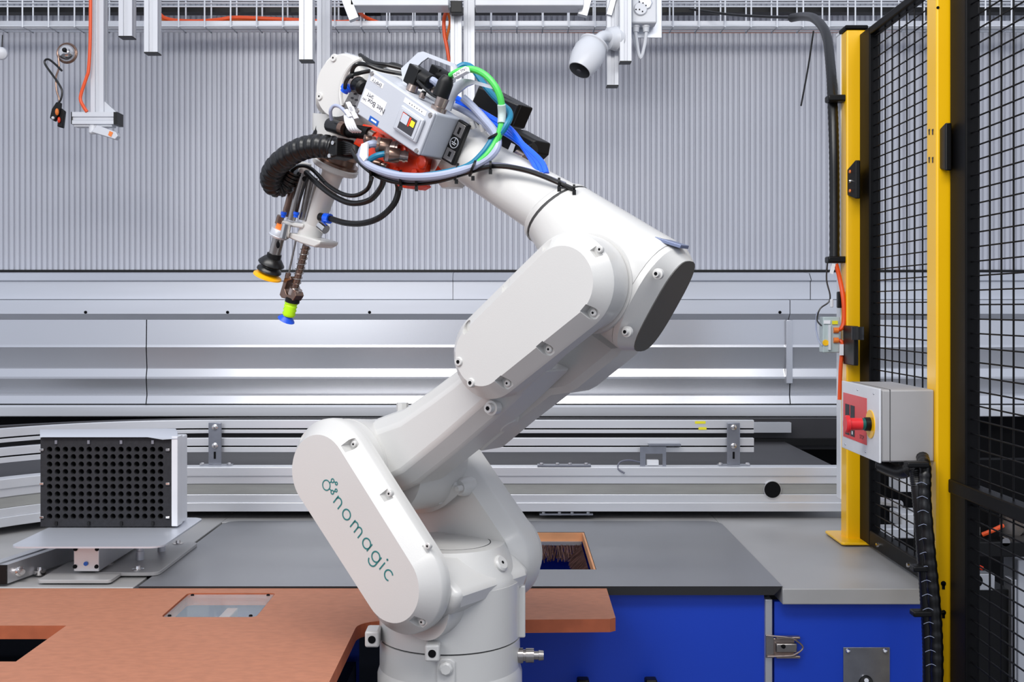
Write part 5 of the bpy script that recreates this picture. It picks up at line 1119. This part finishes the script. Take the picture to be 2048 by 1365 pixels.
# ================================================================== GRIPPER
NG = .0
gr = thing('vacuum_gripper', 'two-cup vacuum gripper with white tube, steel cylinders and spring rod below the wrist', 'gripper', tuple(A(585, 600, NG)))
def g3(px, py, n=NG): return A(px, py, n)
T0, T1 = g3(672, 330), g3(616, 478); gax = (T1-T0).normalized(); gl = (T1-T0).length
def at(s, side=0., nn=0.): sd = gax.cross(EN).normalized(); return T0+gax*s+sd*side+EN*nn
sd = gax.cross(EN).normalized()
if sd.x > 0: pass
px2m = T0.y/F
mk('rotary_flange', MB().lathe(T0-gax*.030, T0-gax*.002, [(0, .040), (.2, .044), (.25, .038), (.7, .038), (.75, .046), (1, .046)], 40), 'brown', gr)
mk('flange_disc', MB().lathe(T0-gax*.004, T0+gax*.010, [(0, .045), (.2, .049), (.8, .049), (1, .046)], 48), 'robot', gr)
mk('main_tube', MB().lathe(T0+gax*.010, T1-gax*.02, [(0, .026), (.1, .0225), (1, .0225)], 36), 'robot', gr)
mk('tube_foot', MB().lathe(T1-gax*.036, T1+gax*.004, [(0, .0225), (.3, .0255), (1, .0245)], 36), 'robot', gr)
# lower bracket plate
lp0 = [g3(577, 465, .03), g3(602, 471, .03), g3(641, 482, .03), g3(638, 490, .03), g3(628, 495, .03), g3(601, 487, .03), g3(574, 475, .03)]
mk('lower_bracket', MB().loft([[p+EN*.0 for p in lp0], [p-EN*.055 for p in lp0]]), 'robot', gr, bevel=.003)
up0 = [g3(560, 440, .03), g3(606, 448, .03), g3(604, 457, .03), g3(556, 450, .03)]
mk('upper_bracket', MB().loft([up0, [p-EN*.05 for p in up0]]), 'robot', gr, bevel=.003)
mk('collar_bolt', MB().cyl(g3(640, 450, .03), g3(652, 460, .03), .010, 12), 'chrome', gr)
mk('inlet_fitting', MB().cyl(g3(640, 434, .02), g3(656, 438, .02), .009, 14), 'black', gr); mk('inlet_collar', MB().cyl(g3(650, 436, .02), g3(660, 438, .02), .0105, 14), 'bluec', gr)
# pneumatic cylinders
for a, b, r, n, m in (((608, 340), (583, 440), .0085, .03, 'steel'), ((592, 352), (570, 432), .0075, .02, 'brown'), ((622, 352), (604, 440), .007, .01, 'steel'), ((632, 356), (612, 442), .0045, .02, 'steel')):
    mk('air_cylinder', MB().cyl(g3(*a, n), g3(*b, n), r, 18), m, gr)
mk('cylinder_cap', MB().cyl(g3(612, 326, .03), g3(607, 346, .03), .012, 18), 'robot', gr); mk('cylinder_clip', MB().cyl(g3(598, 352, .03), g3(610, 358, .03), .006, 8), 'black', gr)
for px, py, n in ((567, 430, .03), (592, 430, .03)): mk('blue_fitting', MB().lathe(g3(px+1, py-6, n), g3(px-1, py+5, n), [(0, .0065), (.5, .0065), (.6, .005), (1, .005)], 12), 'bluec', gr)
mk('slide_rod', MB().cyl(g3(592, 480, .01), g3(577, 550, .01), .0022, 10), 'steel', gr)
mk('rod_foot', MB().cyl(g3(577, 546, .01), g3(575, 556, .01), .006, 12), 'brown', gr)
# spring rod
R1, R2 = g3(612, 492), g3(589, 580)
mk('spring_rod', MB().cyl(R1, R2, .0075, 20), 'brown', gr)
sp = []; ax = (R2-R1); L_ = ax.length; an = ax.normalized(); s1 = an.cross(EN).normalized(); s2 = an.cross(s1)
for i in range(9*12+1): t_ = i/(9*12); a = 2*pi*i/12; sp.append(R1+ax*t_+(s1*math.cos(a)+s2*math.sin(a))*.0095)
mk('spring', MB().tube(sp, .0011, 5, 1), 'steel', gr)
fk = [g3(577, 556), g3(588, 553), g3(590, 560), g3(582, 563), g3(577, 578), g3(581, 590), g3(598, 584), g3(600, 592), g3(594, 602), g3(571, 596), g3(567, 590)]
mk('fork', MB().loft([[p+EN*.012 for p in fk], [p-EN*.012 for p in fk]]), 'brown', gr, bevel=.001)
mk('rod_clamp', MB().cyl(g3(592, 578), g3(588, 590), .014, 20), 'nickel', gr)
C0 = g3(586, 598); C1 = g3(572, 640)
d0 = (C1-C0); 
mk('cup_collar', MB().lathe(g3(586, 596), g3(584, 606), [(0, .013), (.1, .0155), (.9, .0155), (1, .012)], 28), 'black', gr)
b0, b1 = g3(583, 604), g3(577, 633)
mk('lime_bellows', MB().lathe(b0, b1, [(0, .013), (.1, .0145), (.2, .0125), (.3, .0145), (.42, .0125), (.55, .0145), (.68, .0125), (.82, .0145), (1, .0115)], 32), 'lime', gr, ang=60, label='lime green bellows')
mk('blue_cup', MB().lathe(g3(577, 629), g3(572, 641), [(0, .008), (.3, .010), (.8, .0175), (.95, .019), (1, .0165)], 36), 'cupblue', gr, label='blue suction cup')
# big cup branch
B0, B1 = g3(572, 440, .03), g3(556, 478, .03)
mk('orange_collar', MB().cyl(g3(564, 450, .03), g3(559, 462, .03), .011, 18), 'orangel', gr)
mk('clamp_ring', MB().lathe(g3(561, 458, .03), g3(556, 474, .03), [(0, .018), (.1, .019), (.75, .019), (.8, .021), (1, .020)], 28), 'ledge', gr)
mk('clamp_block', MB().cyl(g3(574, 448, .04), g3(568, 476, .04), .010, 12), 'chrome', gr); mk('clamp_upper', MB().cyl(g3(562, 432, .03), g3(557, 448, .03), .008, 14), 'brown', gr)
mk('slotted_tube', MB().cyl(g3(558, 474, .03), g3(549, 510, .03), .0125, 24), 'steel', gr)
a = g3(556, 490, .043); mk('tube_slot', MB().sphere(a, .004, 12, 8, (1, .6, 1.9)), 'dark', gr)
mk('cup_neck', MB().lathe(g3(549, 508, .03), g3(547, 517, .03), [(0, .0155), (1, .0155)], 24), 'black', gr)
k0, k1 = g3(547, 514, .03), g3(536, 548, .03)
mk('black_bellows', MB().lathe(k0, k1, [(0, .014), (.08, .019), (.36, .028), (.42, .0285), (.48, .026), (.56, .019), (.62, .020), (.72, .026), (.82, .027), (.88, .025), (1, .017)], 40), 'rubber', gr, ang=50)
mk('yellow_cup', MB().lathe(g3(538, 543, .03), g3(534.5, 554, .03), [(0, .012), (.2, .016), (.8, .0305), (1, .031)], 44), 'cupyel', gr, label='yellow suction cup')
# gripper hoses
ac('black_air_hose', [(660, 437, .02), (690, 446, .03), (725, 447, .04), (760, 435, .05), (788, 408, .05), (797, 380, .05), (793, 360, .06)], .0062, 'rubber', 'black air hose in a wide loop from the gripper inlet up to the cable loop', 'air hose')
ac('black_air_hose', [(612, 345, .05), (640, 372, .06), (672, 395, .06), (705, 407, .06), (740, 400, .06), (762, 375, .06), (768, 355, .07)], .0058, 'rubber', 'black air hose in the middle loop below the wrist', 'air hose')
ac('black_air_hose', [(632, 346, .05), (655, 370, .06), (685, 388, .06), (712, 391, .06), (735, 378, .06), (744, 355, .07)], .0042, 'rubber', 'thin black air hose in the smallest loop below the wrist', 'air hose')
ac('black_air_hose', [(580, 345, .05), (596, 333, .05), (616, 334, .05), (634, 348, .05), (650, 366, .06)], .004, 'rubber', 'thin black hose arching over the steel cylinders', 'air hose')
ac('thin_black_hose', [(618, 350, .04), (608, 375, .04), (600, 400, .04), (593, 428, .03)], .0026, 'rubber', 'thin black hose running down to the right blue fitting', 'air hose')
